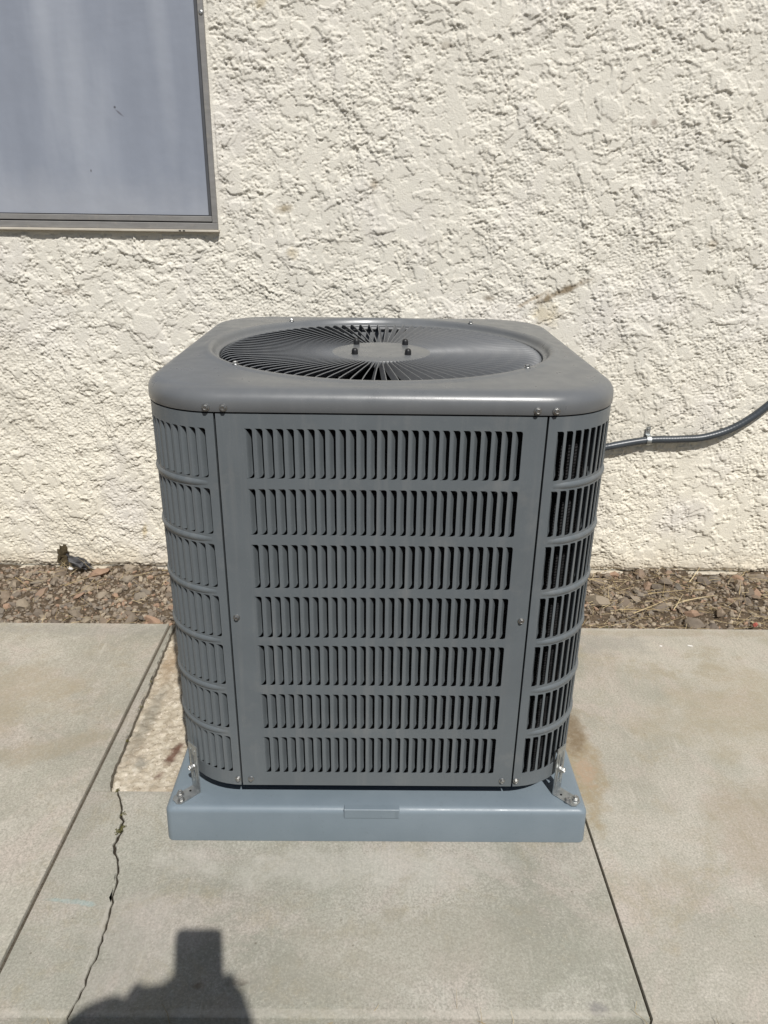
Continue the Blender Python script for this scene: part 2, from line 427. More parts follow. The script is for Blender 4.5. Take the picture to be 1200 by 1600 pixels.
for (bx_, bh_, bk_) in ((-0.865, 0.030, 0.55), (-0.575, 0.032, 0.45), (-0.83, 0.06, 0.25)):
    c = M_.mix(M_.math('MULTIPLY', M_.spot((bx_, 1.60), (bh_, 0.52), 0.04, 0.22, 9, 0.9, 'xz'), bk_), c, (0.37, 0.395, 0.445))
w1 = M_.n('ShaderNodeTexWave'); M_.l(M_.P, w1.inputs[0]); w1.bands_direction = 'X'; w1.inputs['Scale'].default_value = 130; w1.inputs['Distortion'].default_value = 0.4
w2 = M_.n('ShaderNodeTexWave'); M_.l(M_.P, w2.inputs[0]); w2.bands_direction = 'Z'; w2.inputs['Scale'].default_value = 130; w2.inputs['Distortion'].default_value = 0.4
wv2 = M_.math('ADD', w1.outputs['Fac'], w2.outputs['Fac'])
c = M_.mix(M_.rng(wv2, 0.4, 1.4, 0.14, 0.0), c, (0.16, 0.17, 0.19))
for (p, h, an, k, cc) in (((-0.695, 1.305), (0.016, 0.003), -0.7, 0.8, (0.12, 0.12, 0.14)), ((-0.705, 1.318), (0.004, 0.004), 0, 0.9, (0.07, 0.07, 0.08)), ((-0.788, 1.165), (0.003, 0.005), 0, 0.8, (0.1, 0.1, 0.11))):
    c = M_.mix(M_.math('MULTIPLY', M_.spot(p, h, an, 0.15, 60, 0.6, 'xz'), k), c, cc)
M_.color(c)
M_.normal(M_.bump(wv2, 0.15, 0.0006, M_.bump(M_.noise(9, 3), 0.12, 0.02)))
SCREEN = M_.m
CONDUIT = simple('conduit_grey', (0.042, 0.050, 0.058), 0.36, var=0.15, scale=30)

# ------------------------------------------------------------------ numpy noise for height fields
def perlin(x, y, seed):
    r = np.random.default_rng(seed)
    tab = r.permutation(512)
    ang = r.random(512) * 2*np.pi
    gx, gy = np.cos(ang), np.sin(ang)
    xi = np.floor(x).astype(int); yi = np.floor(y).astype(int)
    xf = x - xi; yf = y - yi
    u = xf*xf*xf*(xf*(xf*6-15)+10); v = yf*yf*yf*(yf*(yf*6-15)+10)
    def g(ix, iy, fx, fy):
        h = tab[(tab[ix & 511] + iy) & 511]
        return gx[h]*fx + gy[h]*fy
    n00 = g(xi, yi, xf, yf); n10 = g(xi+1, yi, xf-1, yf); n01 = g(xi, yi+1, xf, yf-1); n11 = g(xi+1, yi+1, xf-1, yf-1)
    a = n00 + u*(n10-n00); b = n01 + u*(n11-n01)
    return (a + v*(b-a)) * 1.5
def fbm(x, y, f, octv, seed, gain=0.5, lac=2.03):
    s = np.zeros_like(x); a = 1.0; tot = 0
    for k in range(octv):
        s += a * perlin(x*f + 17.3*k, y*f - 9.1*k, seed+k); tot += a
        a *= gain; f *= lac
    return s / tot
def smooth(x, a, b):
    t = np.clip((x-a)/(b-a), 0, 1); return t*t*(3-2*t)
def grid_mesh(name, X, Y, Z, mat, keep=None, shade=True, flip=False):
    ny, nx = X.shape
    co = np.stack([X, Y, Z], -1).reshape(-1, 3).astype(np.float32)
    i = np.arange((ny-1)*(nx-1)); r0 = i // (nx-1); c0 = i % (nx-1)
    a = r0*nx + c0
    q = np.stack([a, a+1, a+nx+1, a+nx], -1)
    if flip: q = q[:, ::-1]
    if keep is not None: q = q[keep.reshape(-1)]
    q = q.astype(np.int32)
    me = bpy.data.meshes.new(name)
    me.vertices.add(len(co)); me.vertices.foreach_set('co', co.ravel())
    me.loops.add(q.size); me.loops.foreach_set('vertex_index', q.ravel())
    me.polygons.add(len(q))
    me.polygons.foreach_set('loop_start', np.arange(0, q.size, 4, dtype=np.int32))
    me.polygons.foreach_set('loop_total', np.full(len(q), 4, dtype=np.int32))
    me.polygons.foreach_set('use_smooth', np.full(len(q), shade, dtype=bool))
    me.materials.append(mat)
    me.update(calc_edges=True); me.validate()
    return me

# ------------------------------------------------------------------ the setting: ground, gravel bed, patio
YW = 0.7892          # face of the wall
YC = 0.3776          # back edge of the concrete
YF = -0.7143         # front edge of the concrete
XJ1, XJ2 = -0.5808, 0.4045
GZ = -0.045

gx, gy = np.meshgrid(np.concatenate([np.linspace(-40, -4, 8), np.linspace(-3.5, 3.5, 60), np.linspace(4, 40, 8)]),
                     np.concatenate([np.linspace(-40, -4, 8), np.linspace(-3.5, 3.5, 60), np.linspace(4, 40, 8)]))
gz = GZ + 0.012*fbm(gx, gy, 2.0, 4, 5)
ground = link('ground', grid_mesh('ground', gx, gy, gz - 0.03*((gy > YF-0.02) & (gy < YW)), SOIL))
tag(ground, kind='structure')

bx, by = np.meshgrid(np.arange(-2.6, 2.6, 0.012), np.linspace(YC+0.004, YW+0.03, 36))
def bed_h(x, y):
    x = np.asarray(x, float); y = np.asarray(y, float)
    return -0.034 + 0.018*fbm(x, y, 7.0, 3, 81)
bz = bed_h(bx, by) + 0.006*fbm(bx, by, 40, 3, 91)
bed = link('gravel_bed', grid_mesh('gravel_bed', bx, by, bz, SOIL))
tag(bed, kind='structure')

patio = empty('concrete_patio', (0, 0, 0)); tag(patio, kind='structure')
def jag(pts, step=0.014, amp=0.0018, seed=1):
    r = random.Random(seed); out = []
    for (a, b) in zip(pts[:-1], pts[1:]):
        n = max(1, int(math.hypot(b[0]-a[0], b[1]-a[1]) / step))
        dx, dy = b[0]-a[0], b[1]-a[1]; L = math.hypot(dx, dy) or 1
        for k in range(n):
            t = k/n; j = r.uniform(-amp, amp) if (k or out) else 0
            out.append((a[0]+dx*t - dy/L*j, a[1]+dy*t + dx/L*j))
    out.append(pts[-1])
    return out
def slab(name, poly, mat, z=0.0, ch=0.005, depth=0.085, tilt=0.0):
    """extruded slab with a tooled (rounded) arris; poly runs counter-clockwise"""
    import bmesh
    n = len(poly)
    def inset(d):
        q = []
        for i in range(n):
            p0, p1, p2 = poly[i-1], poly[i], poly[(i+1) % n]
            e1 = Vector((p1[0]-p0[0], p1[1]-p0[1])); e2 = Vector((p2[0]-p1[0], p2[1]-p1[1]))
            e1.normalize(); e2.normalize()
            nn = Vector((-e1.y-e2.y, e1.x+e2.x))
            nn = nn.normalized() if nn.length > 1e-6 else Vector((-e1.y, e1.x))
            c = max(0.45, nn.dot(Vector((-e1.y, e1.x))))
            q.append((p1[0]+nn.x*d/c, p1[1]+nn.y*d/c))
        return q
    rings = [(0, z-depth), (0, z-ch), (ch*0.3, z-ch*0.3), (ch, z)]
    bm = bmesh.new(); prev = None
    for d, zz in rings:
        ring = [bm.verts.new((x, y, zz)) for (x, y) in inset(d)]
        if prev:
            for i in range(n): bm.faces.new((prev[i], prev[(i+1) % n], ring[(i+1) % n], ring[i]))
        prev = ring
    f = bm.faces.new(prev)
    bmesh.ops.triangulate(bm, faces=[f])
    me = bpy.data.meshes.new(name); bm.to_mesh(me); bm.free()
    me.materials.append(mat); me.shade_smooth(); me.set_sharp_from_angle(angle=R(40))
    return link(name, me, patio)
slab('slab', [(-3.2, YF), (XJ1-0.003, YF), (XJ1-0.003, YC), (-3.2, YC)], CON_L, 0.002, 0.0038)
slab('slab', [(XJ2+0.0017, YF), (3.4, YF), (3.4, YC), (XJ2+0.0017, YC)], CON_R, 0.0, 0.005)
crack = jag([(-0.5207, -0.2625), (-0.5060, -0.290), (-0.4974, -0.3119), (-0.4860, -0.340), (-0.4821, -0.3678), (-0.4842, -0.3981), (-0.4640, -0.440), (-0.4545, -0.4685), (-0.4475, -0.5204), (-0.4415, -0.5916), (-0.4408, -0.6455), (-0.4436, -0.6855), (-0.449, YF)], 0.009, 0.0024, 3)
wid = [0.0007 + 0.0010*abs(math.sin(3.1*i*0.37)) + (0.0012 if 6 < i < 17 else 0) for i in range(len(crack))]
cl = [(x-wd, y) for (x, y), wd in zip(crack, wid)]; cr = [(x+wd, y) for (x, y), wd in zip(crack, wid)]
slab('slab', [(XJ1+0.003, YF)] + cl[::-1] + [(XJ1+0.003, -0.2625)], CON_F, 0.0, 0.0028)
slab('slab', cr + [(XJ2-0.0017, YF), (XJ2-0.0017, -0.2625)], CON_F, 0.001, 0.0028)
edge = jag([(-0.536, -0.2595), (-0.5443, -0.2376), (-0.5494, -0.2062), (-0.5500, -0.15), (-0.5518, -0.0956), (-0.5561, 0.068), (-0.566, 0.2956), (-0.5665, YC)], 0.010, 0.0014, 9)
slab('mortar_strip', [(XJ1+0.002, -0.2595)] + edge + [(XJ1+0.002, YC)], MORTAR, -0.002, 0.003)
DIRT = soil('packed_dirt', (0.045, 0.037, 0.028), (0.115, 0.095, 0.070), 120)
DUST = soil('dusty_dirt', (0.11, 0.092, 0.068), (0.23, 0.20, 0.155), 90)
def filler(pts, hw, z, mat=DIRT):
    v = []; f = []
    for (x, y) in pts: v += [(x-hw, y, z), (x+hw, y, z)]
    for i in range(len(pts)-1): f.append((2*i, 2*i+1, 2*i+3, 2*i+2))
    MB().add(v, f).build('joint_dirt', mat, patio)
filler(crack, 0.006, -0.0036)
filler([(XJ1, YF+0.001), (XJ1, YC-0.001)], 0.005, -0.0050, DUST)
filler([(XJ2, YF+0.001), (XJ2, YC-0.001)], 0.005, -0.0075)
filler(edge[1:], 0.004, -0.0034, DUST)
# the coarse, worn patch under the unit
px, py = np.meshgrid(np.arange(-0.566, XJ2-0.002, 0.0035), np.arange(-0.2598, YC, 0.0035))
ex = np.interp(py, [e[1] for e in edge], [e[0] for e in edge]) + 0.0012
pxx = np.maximum(px, ex)
pz = -0.0045 + 0.0050*fbm(px, py, 70, 3, 33, 0.7) + 0.003*fbm(px, py, 8, 3, 44)
rimd = np.minimum(pxx-ex, py+0.2598)
pz -= 0.005*(1-smooth(rimd, 0, 0.004)) + 0.03*(px < ex-0.004)
link('coarse_patch', grid_mesh('coarse_patch', pxx, py, pz, PATCH), patio)

# ------------------------------------------------------------------ house wall with its window
house = empty('house_wall', (0, YW, 0))
tag(house, 'cream stucco house wall with ragged trowelled texture behind the unit', 'wall')
WX0, WX1, WZ0, WZ1 = -1.95, -0.4528, 1.0146, 2.15
xs = np.arange(-1.42, 1.42, 0.0023); zs = np.arange(-0.028, 1.72, 0.0023)
SX, SZ = np.meshgrid(xs, zs)
wx = SX + 0.020*fbm(SX, SZ, 9, 3, 301); wz = SZ + 0.020*fbm(SX, SZ, 9, 3, 311)
def billow(x, y, f, octv, seed, gain=0.55):
    t = np.zeros_like(x); a = 1.0; tot = 0
    for k in range(octv):
        t += a*np.abs(perlin(x*f+3.7*k, y*f-5.1*k, seed+k)); tot += a; a *= gain; f *= 2.03
    return t/tot
G = fbm(wx*0.92, wz, 27, 5, 321, 0.66)                    # lumps thrown on by the sprayer
lowf = fbm(SX, SZ, 3.4, 4, 361, 0.6)
lower = smooth(SZ, 0.85, 0.30) * smooth(-SX, 0.1, 0.5)      # finer dash low on the left
T = 0.015 + 0.62*lowf - 0.07*smooth(SZ, 0.8, 1.4) + 0.10*lower
over = G - T
flat = smooth(over, -0.06, 0.03)                          # 1 where the trowel knocked the lumps flat
H = np.where(over > 0, 0.04*over, over)
rough = 1.0 - 0.88*flat
hh = 0.0026*smooth(over, -0.040, 0.0) + 0.0060*np.maximum(H, -0.34)
hh += rough*(0.0010*billow(wx, wz, 60, 2, 381) + 0.0042*billow(SX*0.85, SZ, 118, 2, 341) + 0.0030*fbm(SX*0.8, SZ, 185, 1, 347))
# a few long ragged trowel lips
lip = fbm(wx*1.0+5, wz*0.8+3, 6.5, 5, 421, 0.58)
hh += 0.0036*smooth(lip, 0.10, 0.114) + 0.0028*smooth(lip, 0.27, 0.284) + 0.0022*smooth(lip, -0.12, -0.106)
lip2 = fbm(wx*0.8-2, wz*1.1+9, 11, 5, 441, 0.62)
hh += 0.0030*smooth(lip2, 0.16, 0.176)
hh = (hh-hh.mean())*0.88
keep = ~((SX[:-1, :-1] < WX1-0.002) & (SZ[:-1, :-1] > WZ0+0.003))
hh -= 0.006*(1-smooth(SZ, -0.028, -0.014))
hh *= 1 - 0.8*(smooth(SX, WX1+0.012, WX1-0.002)*(SZ > WZ0-0.01) + smooth(SZ, WZ0-0.012, WZ0+0.002)*(SX < WX1+0.01)).clip(0, 1)
st = link('stucco', grid_mesh('stucco', SX, -hh, SZ, STUCCO, keep, flip=False), house)
# the wall beyond the dense part (outside the picture), its body and its foundation
b = MB()
b.box(-6, xs[0]+0.0005, -0.001, 0.15, -0.028, 2.6); b.box(xs[-1]-0.0005, 6, -0.001, 0.15, -0.028, 2.6); b.box(WX1-0.3, xs[-1]-0.001, -0.001, 0.15, zs[-1]-0.0005, 2.6)
b.box(xs[0]+0.001, WX1-0.3, -0.001, 0.15, WZ1-0.002, 2.6)
b.box(xs[0]+0.001, xs[-1]-0.001, 0.03, 0.15, -0.028, WZ0-0.004); b.box(WX1+0.004, xs[-1]-0.001, 0.03, 0.149, WZ0-0.0035, zs[-1]-0.001)
b.build('wall_body', STUCCO, house)
MB().box(-6, 6, 0.012, 0.16, -0.30, -0.0285).build('foundation', MORTAR, house)
MB().box(-6, 6, -0.007, 0.0115, -0.0395, -0.0350, 0.001).build('weep_screed', STUCCO, house)
# window
win = MB()
def wbox(x0, x1, y0, y1, z0, z1, ch=0.0012): win.box(x0, x1, y0, y1, z0, z1, ch)
wbox(WX0, WX1, -0.010, 0.06, WZ0+0.0052, WZ0+0.0225)                # lower rail
wbox(WX1-0.0145, WX1, -0.0105, 0.06, WZ0+0.0228, WZ1)                # right jamb
wbox(WX0, WX0+0.0145, -0.0105, 0.06, WZ0+0.0228, WZ1)
wbox(WX0, WX1, -0.0105, 0.06, WZ1+0.0005, WZ1+0.018)
window = win.build('window', ALU, house)
MB().box(WX0, WX1+0.003, -0.0190, 0.02, WZ0-0.001, WZ0+0.0050, 0.001).build('sill_lip', simple('sill_cream', (0.48, 0.44, 0.37), 0.7), window)
w2 = MB(); w2.box(WX0+0.016, WX1-0.0152, -0.0065, 0.04, WZ0+0.0255, WZ0+0.0400, 0.0012)
w2.build('screen_rail', ALU, window)
w2 = MB(); w2.box(WX1-0.0245, WX1-0.0158, -0.0015, 0.04, WZ0+0.0405, WZ1-0.001, 0.0010)  # narrow dark strip along the right edge of the screen
w2.build('screen_edge_strip', simple('dark_strip', (0.075, 0.078, 0.085), 0.5), window)
MB().box(WX0+0.016, WX1-0.0152, 0.002, 0.02, WZ0+0.0230, WZ0+0.0250).build('track_shadow_gap', DARK, window)
MB().box(WX0+0.016, WX1-0.0247, -0.0006, 0.004, WZ0+0.0402, WZ0+0.0422).build('spline', DARK, window)
sx, sz = np.meshgrid(np.linspace(WX0+0.016, WX1-0.0240, 60), np.linspace(WZ0+0.0395, WZ1-0.001, 50))
sy = 0.004 + 0.0035*fbm(sx, sz*0.5, 5, 3, 501)
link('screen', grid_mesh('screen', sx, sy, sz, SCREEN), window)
for xw in (-0.545, -0.556):
    MB().box(xw-0.003, xw+0.003, -0.0200, -0.0185, WZ0+0.0012, WZ0+0.0038).build('weep_hole', DARK, window)
scw = MB().lathe([(0.0055, 0), (0.0055, 0.001), (0.003, 0.0025)], 12).xf(Matrix.Translation((WX1-0.006, -0.0108, 1.530)) @ Matrix.Rotation(R(90), 4, 'X'))
scw.build('frame_screw', STEEL, window, 30)

# ------------------------------------------------------------------ equipment pad
A_ = 0.3685; S_ = 0.2458; RC = A_ - S_
PW, PH = 0.3880, 0.0777
pad = MB()
def rsq(half, rad, n=6):
    o = []
    for cx_, cy_, t0 in ((1,1,0), (-1,1,90), (-1,-1,180), (1,-1,270)):
        for k in range(n+1):
            t = R(t0 + 90*k/n); o.append((cx_*(half-rad)+rad*math.cos(t), cy_*(half-rad)+rad*math.sin(t)))
    return o
rings = [(PW, 0.012, 0.0015), (PW+0.0004, 0.012, 0.004), (PW-0.0012, 0.012, PH-0.012)]
for k in range(1, 7):
    t = R(15*k); rings.append((PW-0.0012-0.011*(1-math.cos(t)), 0.012, PH-0.012+0.0115*math.sin(t)))
rings.append((PW-0.03, 0.010, PH))
v = []; f = []
for (hf, rd, z) in rings: v += [(x, y, z) for (x, y) in rsq(hf, rd)]
N = len(rsq(1, .1))
for i in range(len(rings)-1):
    for k in range(N): f.append((i*N+k, i*N+(k+1) % N, (i+1)*N+(k+1) % N, (i+1)*N+k))
f.append(tuple((len(rings)-1)*N+k for k in range(N)))
pad.add(v, f)
padr = empty('equipment_pad', (0, 0, 0)); tag(padr, 'blue-grey plastic equipment pad on the concrete under the grey unit', 'pad')
pad.build('pad_body', PADM, padr, 35)
pl = MB().box(-0.060, 0.041, -PW-0.0012, -PW+0.012, PH-0.0195, PH+0.0008, 0.0008)
for k in range(4): pl.box(0.0335+0.0016*k, 0.0343+0.0016*k, -PW-0.0017, -PW, PH-0.018, PH-0.002)
pl.build('moulded_plate', PADM, padr)

# ------------------------------------------------------------------ the air conditioner
ac = empty('air_conditioner', (0, 0, PH))
tag(ac, 'grey louvred metal air conditioner with round fan grille on blue-grey pad', 'air conditioner')
OFF = Vector((0, 0, -PH))
def part(mb, name, mat, parent=ac, sharp=None, merge=False):
    o = mb.build(name, mat, parent, sharp, merge)
    if parent is ac: o.location = OFF
    return o
ZT, ZB = 0.8118, 0.1163
ARC = RC*math.pi/2
HALF = S_ + ARC + 2*S_ + ARC + S_
def peri(u):
    """point and outward angle on the casing outline, u measured to the right from the front centre"""
    sgn = 1 if u >= 0 else -1
    t = abs(u)
    if t <= S_: p = (t, -A_); n = (0, -1)
    elif t <= S_+ARC:
        q = (t-S_)/RC; p = (S_+RC*math.sin(q), -S_-RC*math.cos(q)); n = (math.sin(q), -math.cos(q))
    elif t <= S_+ARC+2*S_:
        p = (A_, -S_+(t-S_-ARC)); n = (1, 0)
    elif t <= S_+2*ARC+2*S_:
        q = (t-3*S_-ARC)/RC; p = (S_+RC*math.cos(q), S_+RC*math.sin(q)); n = (math.cos(q), math.sin(q))
    else: p = (S_-(t-3*S_-2*ARC), A_); n = (0, 1)
    return (p[0]*sgn, p[1]), (n[0]*sgn, n[1])
def PT(u, d, z):
    p, n = peri(u); return (p[0]-n[0]*d, p[1]-n[1]*d, z)
ROWS = [(0.7107, 0.7894), (0.6166, 0.6940), (0.5222, 0.5999), (0.4292, 0.5069), (0.3340, 0.4142), (0.2425, 0.3160), (0.1452, 0.2243)]
PITCH = 0.01545; HW = 0.0116
E_ = 0.004
def panel(name, u0, u1, cols):
    """sheet metal panel with one punched slit per louvre; cols = list of slit left edges"""
    mb = MB()
    cells = []
    ub = [u0]
    for i, h in enumerate(cols):
        l = h-(PITCH-HW)/2; r = h+HW+(PITCH-HW)/2
        if not cells or l - ub[-1] > 1e-6:
            gap = l - ub[-1]; n = max(1, int(gap/0.02))
            for k in range(1, n+1): ub.append(ub[-1] + gap/n if k < n else l)
        cells.append((len(ub)-1, h)); ub.append(r)
    gap = u1-ub[-1]; n = max(1, int(gap/0.02)); b0 = ub[-1]
    for k in range(1, n+1): ub.append(b0+gap*k/n)
    cset = dict(cells)
    zb = [ZB]
    for (z0, z1) in ROWS[::-1]: zb += [z0-E_, z1+E_]
    zb.append(ZT)
    Q = lambda u, z, d=0.0: PT(u, d, z)
    for zi in range(len(zb)-1):
        za, zc = zb[zi], zb[zi+1]
        isrow = zi % 2 == 1
        for ui in range(len(ub)-1):
            a, b2 = ub[ui], ub[ui+1]
            if isrow and ui in cset:
                h0 = cset[ui]; h1 = h0+HW; z0 = za+E_; z1 = zc-E_; r1 = 0.0042; r2 = 0.0034
                hp = [(h0, z0), (h1-r1, z0), (h1-0.29*r1, z0+0.29*r1), (h1, z0+r1), (h1, z1-r2), (h1-0.29*r2, z1-0.29*r2), (h1-r2, z1), (h0, z1)]
                vv = [Q(a, za), Q(b2, za), Q(b2, zc), Q(a, zc)] + [Q(*p) for p in hp] + [Q(*p, 0.0016) for p in hp]
                ff = [(0,1,5,4), (1,7,6,5), (1,2,8,7), (2,10,9,8), (2,3,11,10), (3,0,4,11)]
                ff += [(4+k, 4+(k+1) % 8, 12+(k+1) % 8, 12+k) for k in range(8)]
                mb.add(vv, ff)
            else:
                mb.add([Q(a, za), Q(b2, za), Q(b2, zc), Q(a, zc)], [(0,1,2,3)])
    # returned flanges
    for ui in range(len(ub)-1):
        a, b2 = ub[ui], ub[ui+1]
        mb.add([Q(a, ZB), Q(b2, ZB), Q(b2, ZB, 0.014), Q(a, ZB, 0.014)], [(0,3,2,1)])
        mb.add([Q(a, ZT), Q(b2, ZT), Q(b2, ZT, 0.014), Q(a, ZT, 0.014)], [(0,1,2,3)])
    for u in (u0, u1):
        mb.add([Q(u, ZB), Q(u, ZT), Q(u, ZT, 0.016), Q(u, ZB, 0.016)], [(0,1,2,3)])
    return part(mb, name, PAINT, ac, 32, True)
def blade_geo(H, w=HW):
    """one stamped louvre: left edge flush with the sheet, right edge pushed in, ends sheared"""
    us = [0.0, 0.10, 0.22, 0.36, 0.50, 0.64, 0.74]
    dp = [0.0004, 0.0009, 0.0026, 0.0056, 0.0090, 0.0120, 0.0135]
    v = []; f = []
    nz = 5
    for side in (0, 1):
        for t, d in zip(us, dp):
            bot = 0.0006; top = H-0.0006
            if t > 0.36: bot += 0.0066*(1-math.sqrt(max(0, 1-((t-0.36)/0.385)**2)))
            if t > 0.10: top -= 0.0140*(t-0.10)/0.64
            for k in range(nz):
                q = k/(nz-1)
                lift = 0.0012*math.sin(math.pi*min(1, q*5)/2) if t > 0.3 else 0   # bottom end curls out to the sheet
                v.append((t*w, d - (0.0045*(1-min(1, q*5.0))*t) + side*0.0009, bot+(top-bot)*q))
    nu = len(us)
    for s in (0, 1):
        o = s*nu*nz
        for i in range(nu-1):
            for k in range(nz-1):
                q = (o+i*nz+k, o+(i+1)*nz+k, o+(i+1)*nz+k+1, o+i*nz+k+1)
                f.append(q if s == 0 else q[::-1])
    o = nu*nz
    for k in range(nz-1): f.append(((nu-1)*nz+k, o+(nu-1)*nz+k, o+(nu-1)*nz+k+1, (nu-1)*nz+k+1))
    for i in range(nu-1):
        f.append((i*nz, o+i*nz, o+(i+1)*nz, (i+1)*nz)); f.append((i*nz+nz-1, (i+1)*nz+nz-1, o+(i+1)*nz+nz-1, o+i*nz+nz-1))
    return v, f
bl_mesh = []
for (z0, z1) in ROWS:
    v, f = blade_geo(z1-z0); bl_mesh.append(MB().add(v, f).mesh('louvre', PAINT, 35))
def blade_at(parent, h, row):
    p, n = peri(h+HW/2)
    ang = math.atan2(n[0], -n[1])            # rotation about z that turns -y to the outward normal
    t = (math.cos(ang), math.sin(ang))
    q = (p[0]-t[0]*HW/2, p[1]-t[1]*HW/2)
    o = link('louvre', bl_mesh[row], parent, (q[0], q[1], ROWS[row][0]), (0, 0, ang))
    return o
def blade_join(mb, h, row):
    p, n = peri(h+HW/2); ang = math.atan2(n[0], -n[1])
    t = (math.cos(ang), math.sin(ang)); q = (p[0]-t[0]*HW/2, p[1]-t[1]*HW/2)
    v, f = blade_geo(ROWS[row][1]-ROWS[row][0]); ca, sa = t
    mb.add([(q[0]+x*ca-y*sa, q[1]+x*sa+y*ca, z+ROWS[row][0]) for (x, y, z) in v], f)
G_ = 0.0016
fcols = [-0.2030 + PITCH*i for i in range(27)]
front = panel('front_panel', -S_+G_, S_-G_, fcols)
for r_ in range(7):
    for h in fcols: blade_at(front, h, r_)
uL = S_+2*S_+2*ARC
NC = 30
rc0 = S_+0.0150
rcols = [rc0 + PITCH*i for i in range(NC)] + [uL-0.012-PITCH*(8-i) for i in range(8)]
rcols = [u for u in rcols if u < S_+ARC+2*S_-0.02] + [u for u in rcols[-8:]]
rcols = sorted(set(rcols))
cl_ = [rcols[0]]
for u in rcols[1:]:
    if u-cl_[-1] >= PITCH-1e-6: cl_.append(u)
rcols = cl_
right = panel('corner_panel', S_+G_, uL-G_, rcols)
lcols = [-(u)-HW for u in rcols][::-1]
left = panel('corner_panel', -uL+G_, -S_-G_, lcols)
far = MB()
for pn, cols in ((right, rcols), (left, lcols[::-1])):
    far = MB()
    for i, h in enumerate(cols):
        for r_ in range(7):
            if i < 8: blade_at(pn, h, r_)
            else: blade_join(far, h, r_)
    o = far.build('louvres', PAINT, pn, 35); o['kind'] = 'stuff'
# plain rear panel
mb = MB(); mb.box(-S_+G_, S_-G_, A_-0.016, A_, ZB, ZT, 0.001); part(mb, 'rear_panel', PAINT)
# pressed ribs between the rows on the rounded corners
rib_prof = [(-1.0, -0.0002), (-0.75, 0.0008), (-0.4, 0.0021), (0, 0.0026), (0.4, 0.0021), (0.75, 0.0008), (1.0, -0.0002)]
for pn, sg in ((right, 1), (left, -1)):
    for i in range(6):
        zc = (ROWS[i][0] + ROWS[i+1][1]) / 2
        u0, u1 = S_+0.018, S_+ARC+0.055
        nn = 40; v = []; f = []
        for k in range(nn+1):
            q = k/nn; u = (u0+(u1-u0)*q)
            e = min(1, q*nn/6.0, (1-q)*nn/6.0); e = math.sin(e*math.pi/2)
            for (a, d) in rib_prof: v.append(PT(sg*u, -d*e+0.0001*(1-e), zc+a*0.0060*(0.55+0.45*e)))
        m_ = len(rib_prof)
        for k in range(nn):
            for j in range(m_-1):
                qd = (k*m_+j, (k+1)*m_+j, (k+1)*m_+j+1, k*m_+j+1)
                f.append(qd if sg > 0 else qd[::-1])
        MB().add(v, f).build('rib', PAINT, pn, 60)
# coil, base pan
def rsq_pts(inset, n=8):
    return rsq(A_-inset, RC-inset, n)
def shell(mb, inset, z0, z1, cap=False):
    p = rsq_pts(inset); n = len(p)
    mb.add([(x, y, z0) for x, y in p]+[(x, y, z1) for x, y in p], [(k, (k+1) % n, n+(k+1) % n, n+k) for k in range(n)] + ([tuple(range(n))[::-1], tuple(range(n, 2*n))] if cap else []))
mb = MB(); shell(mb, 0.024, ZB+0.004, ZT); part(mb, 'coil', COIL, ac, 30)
mb = MB(); shell(mb, 0.020, ZB-0.012, ZB+0.003, True); part(mb, 'base_pan', BLACK, ac, 30)
for sx_ in (-1, 1):
    for sy_ in (-1, 1):
        mb = MB().box(sx_*0.20-0.03, sx_*0.20+0.03, sy_*0.20-0.03, sy_*0.20+0.03, PH, ZB-0.0125, 0.003); part(mb, 'foot', BLACK)
# top cover: rounded square skirt blending into the round opening
NA = 288
def ray_outline(half, rad):
    o = rsq(half, rad, 40); o = np.array([(o[i][0]*(1-k/24)+o[(i+1) % len(o)][0]*k/24, o[i][1]*(1-k/24)+o[(i+1) % len(o)][1]*k/24) for i in range(len(o)) for k in range(24)]); an = np.arctan2(o[:, 1], o[:, 0]) % (2*np.pi); rr = np.hypot(o[:, 0], o[:, 1])
    an2 = np.concatenate([an-2*np.pi, an, an+2*np.pi]); rr2 = np.concatenate([rr]*3); ix = np.argsort(an2)
    th = np.linspace(0, 2*np.pi, NA, endpoint=False); th = th
    return np.interp(th, an2[ix], rr2[ix])
TH = np.linspace(0, 2*np.pi, NA, endpoint=False)
ZL = 0.8505
prof_out = [(0.012, 0.8146), (-0.0022, 0.8146), (-0.0026, 0.8152), (-0.0026, 0.8275)]
for k in range(1, 9):
    t = R(90*k/8); prof_out.append((-0.0026+0.0250*(1-math.cos(t)), 0.8275+0.0215*math.sin(t)))
prof_out += [(0.030, 0.8495)]
ringsR = []; ringsZ = []
for (ins, z) in prof_out:
    ringsR.append(ray_outline(A_-ins, RC+0.004-ins)); ringsZ.append(np.full(NA, z))
base = ringsR[-1]
for (q, z) in ((0.5, 0.8503),):
    ringsR.append(base*(1-q)+0.3345*q); ringsZ.append(np.full(NA, z))
for (r_, z) in ((0.3345, 0.8503), (0.3320, 0.8508), (0.3292, 0.8518), (0.3265, 0.8526), (0.3230, 0.8530), (0.3195, 0.8526), (0.3165, 0.8512), (0.3140, 0.8492), (0.3122, 0.8460), (0.3105, 0.8428), (0.3085, 0.8408), (0.3060, 0.8398), (0.3040, 0.8394), (0.3030, 0.8385), (0.3028, 0.780)):
    ringsR.append(np.minimum(np.full(NA, r_), base-0.002)); ringsZ.append(np.full(NA, z))
v = []; f = []
for rr, zz in zip(ringsR, ringsZ): v += list(zip(rr*np.cos(TH), rr*np.sin(TH), zz))
for i in range(len(ringsR)-1):
    for k in range(NA): f.append((i*NA+k, i*NA+(k+1) % NA, (i+1)*NA+(k+1) % NA, (i+1)*NA+k))
lid = part(MB().add(v, f), 'top_cover', LID, ac, 50)
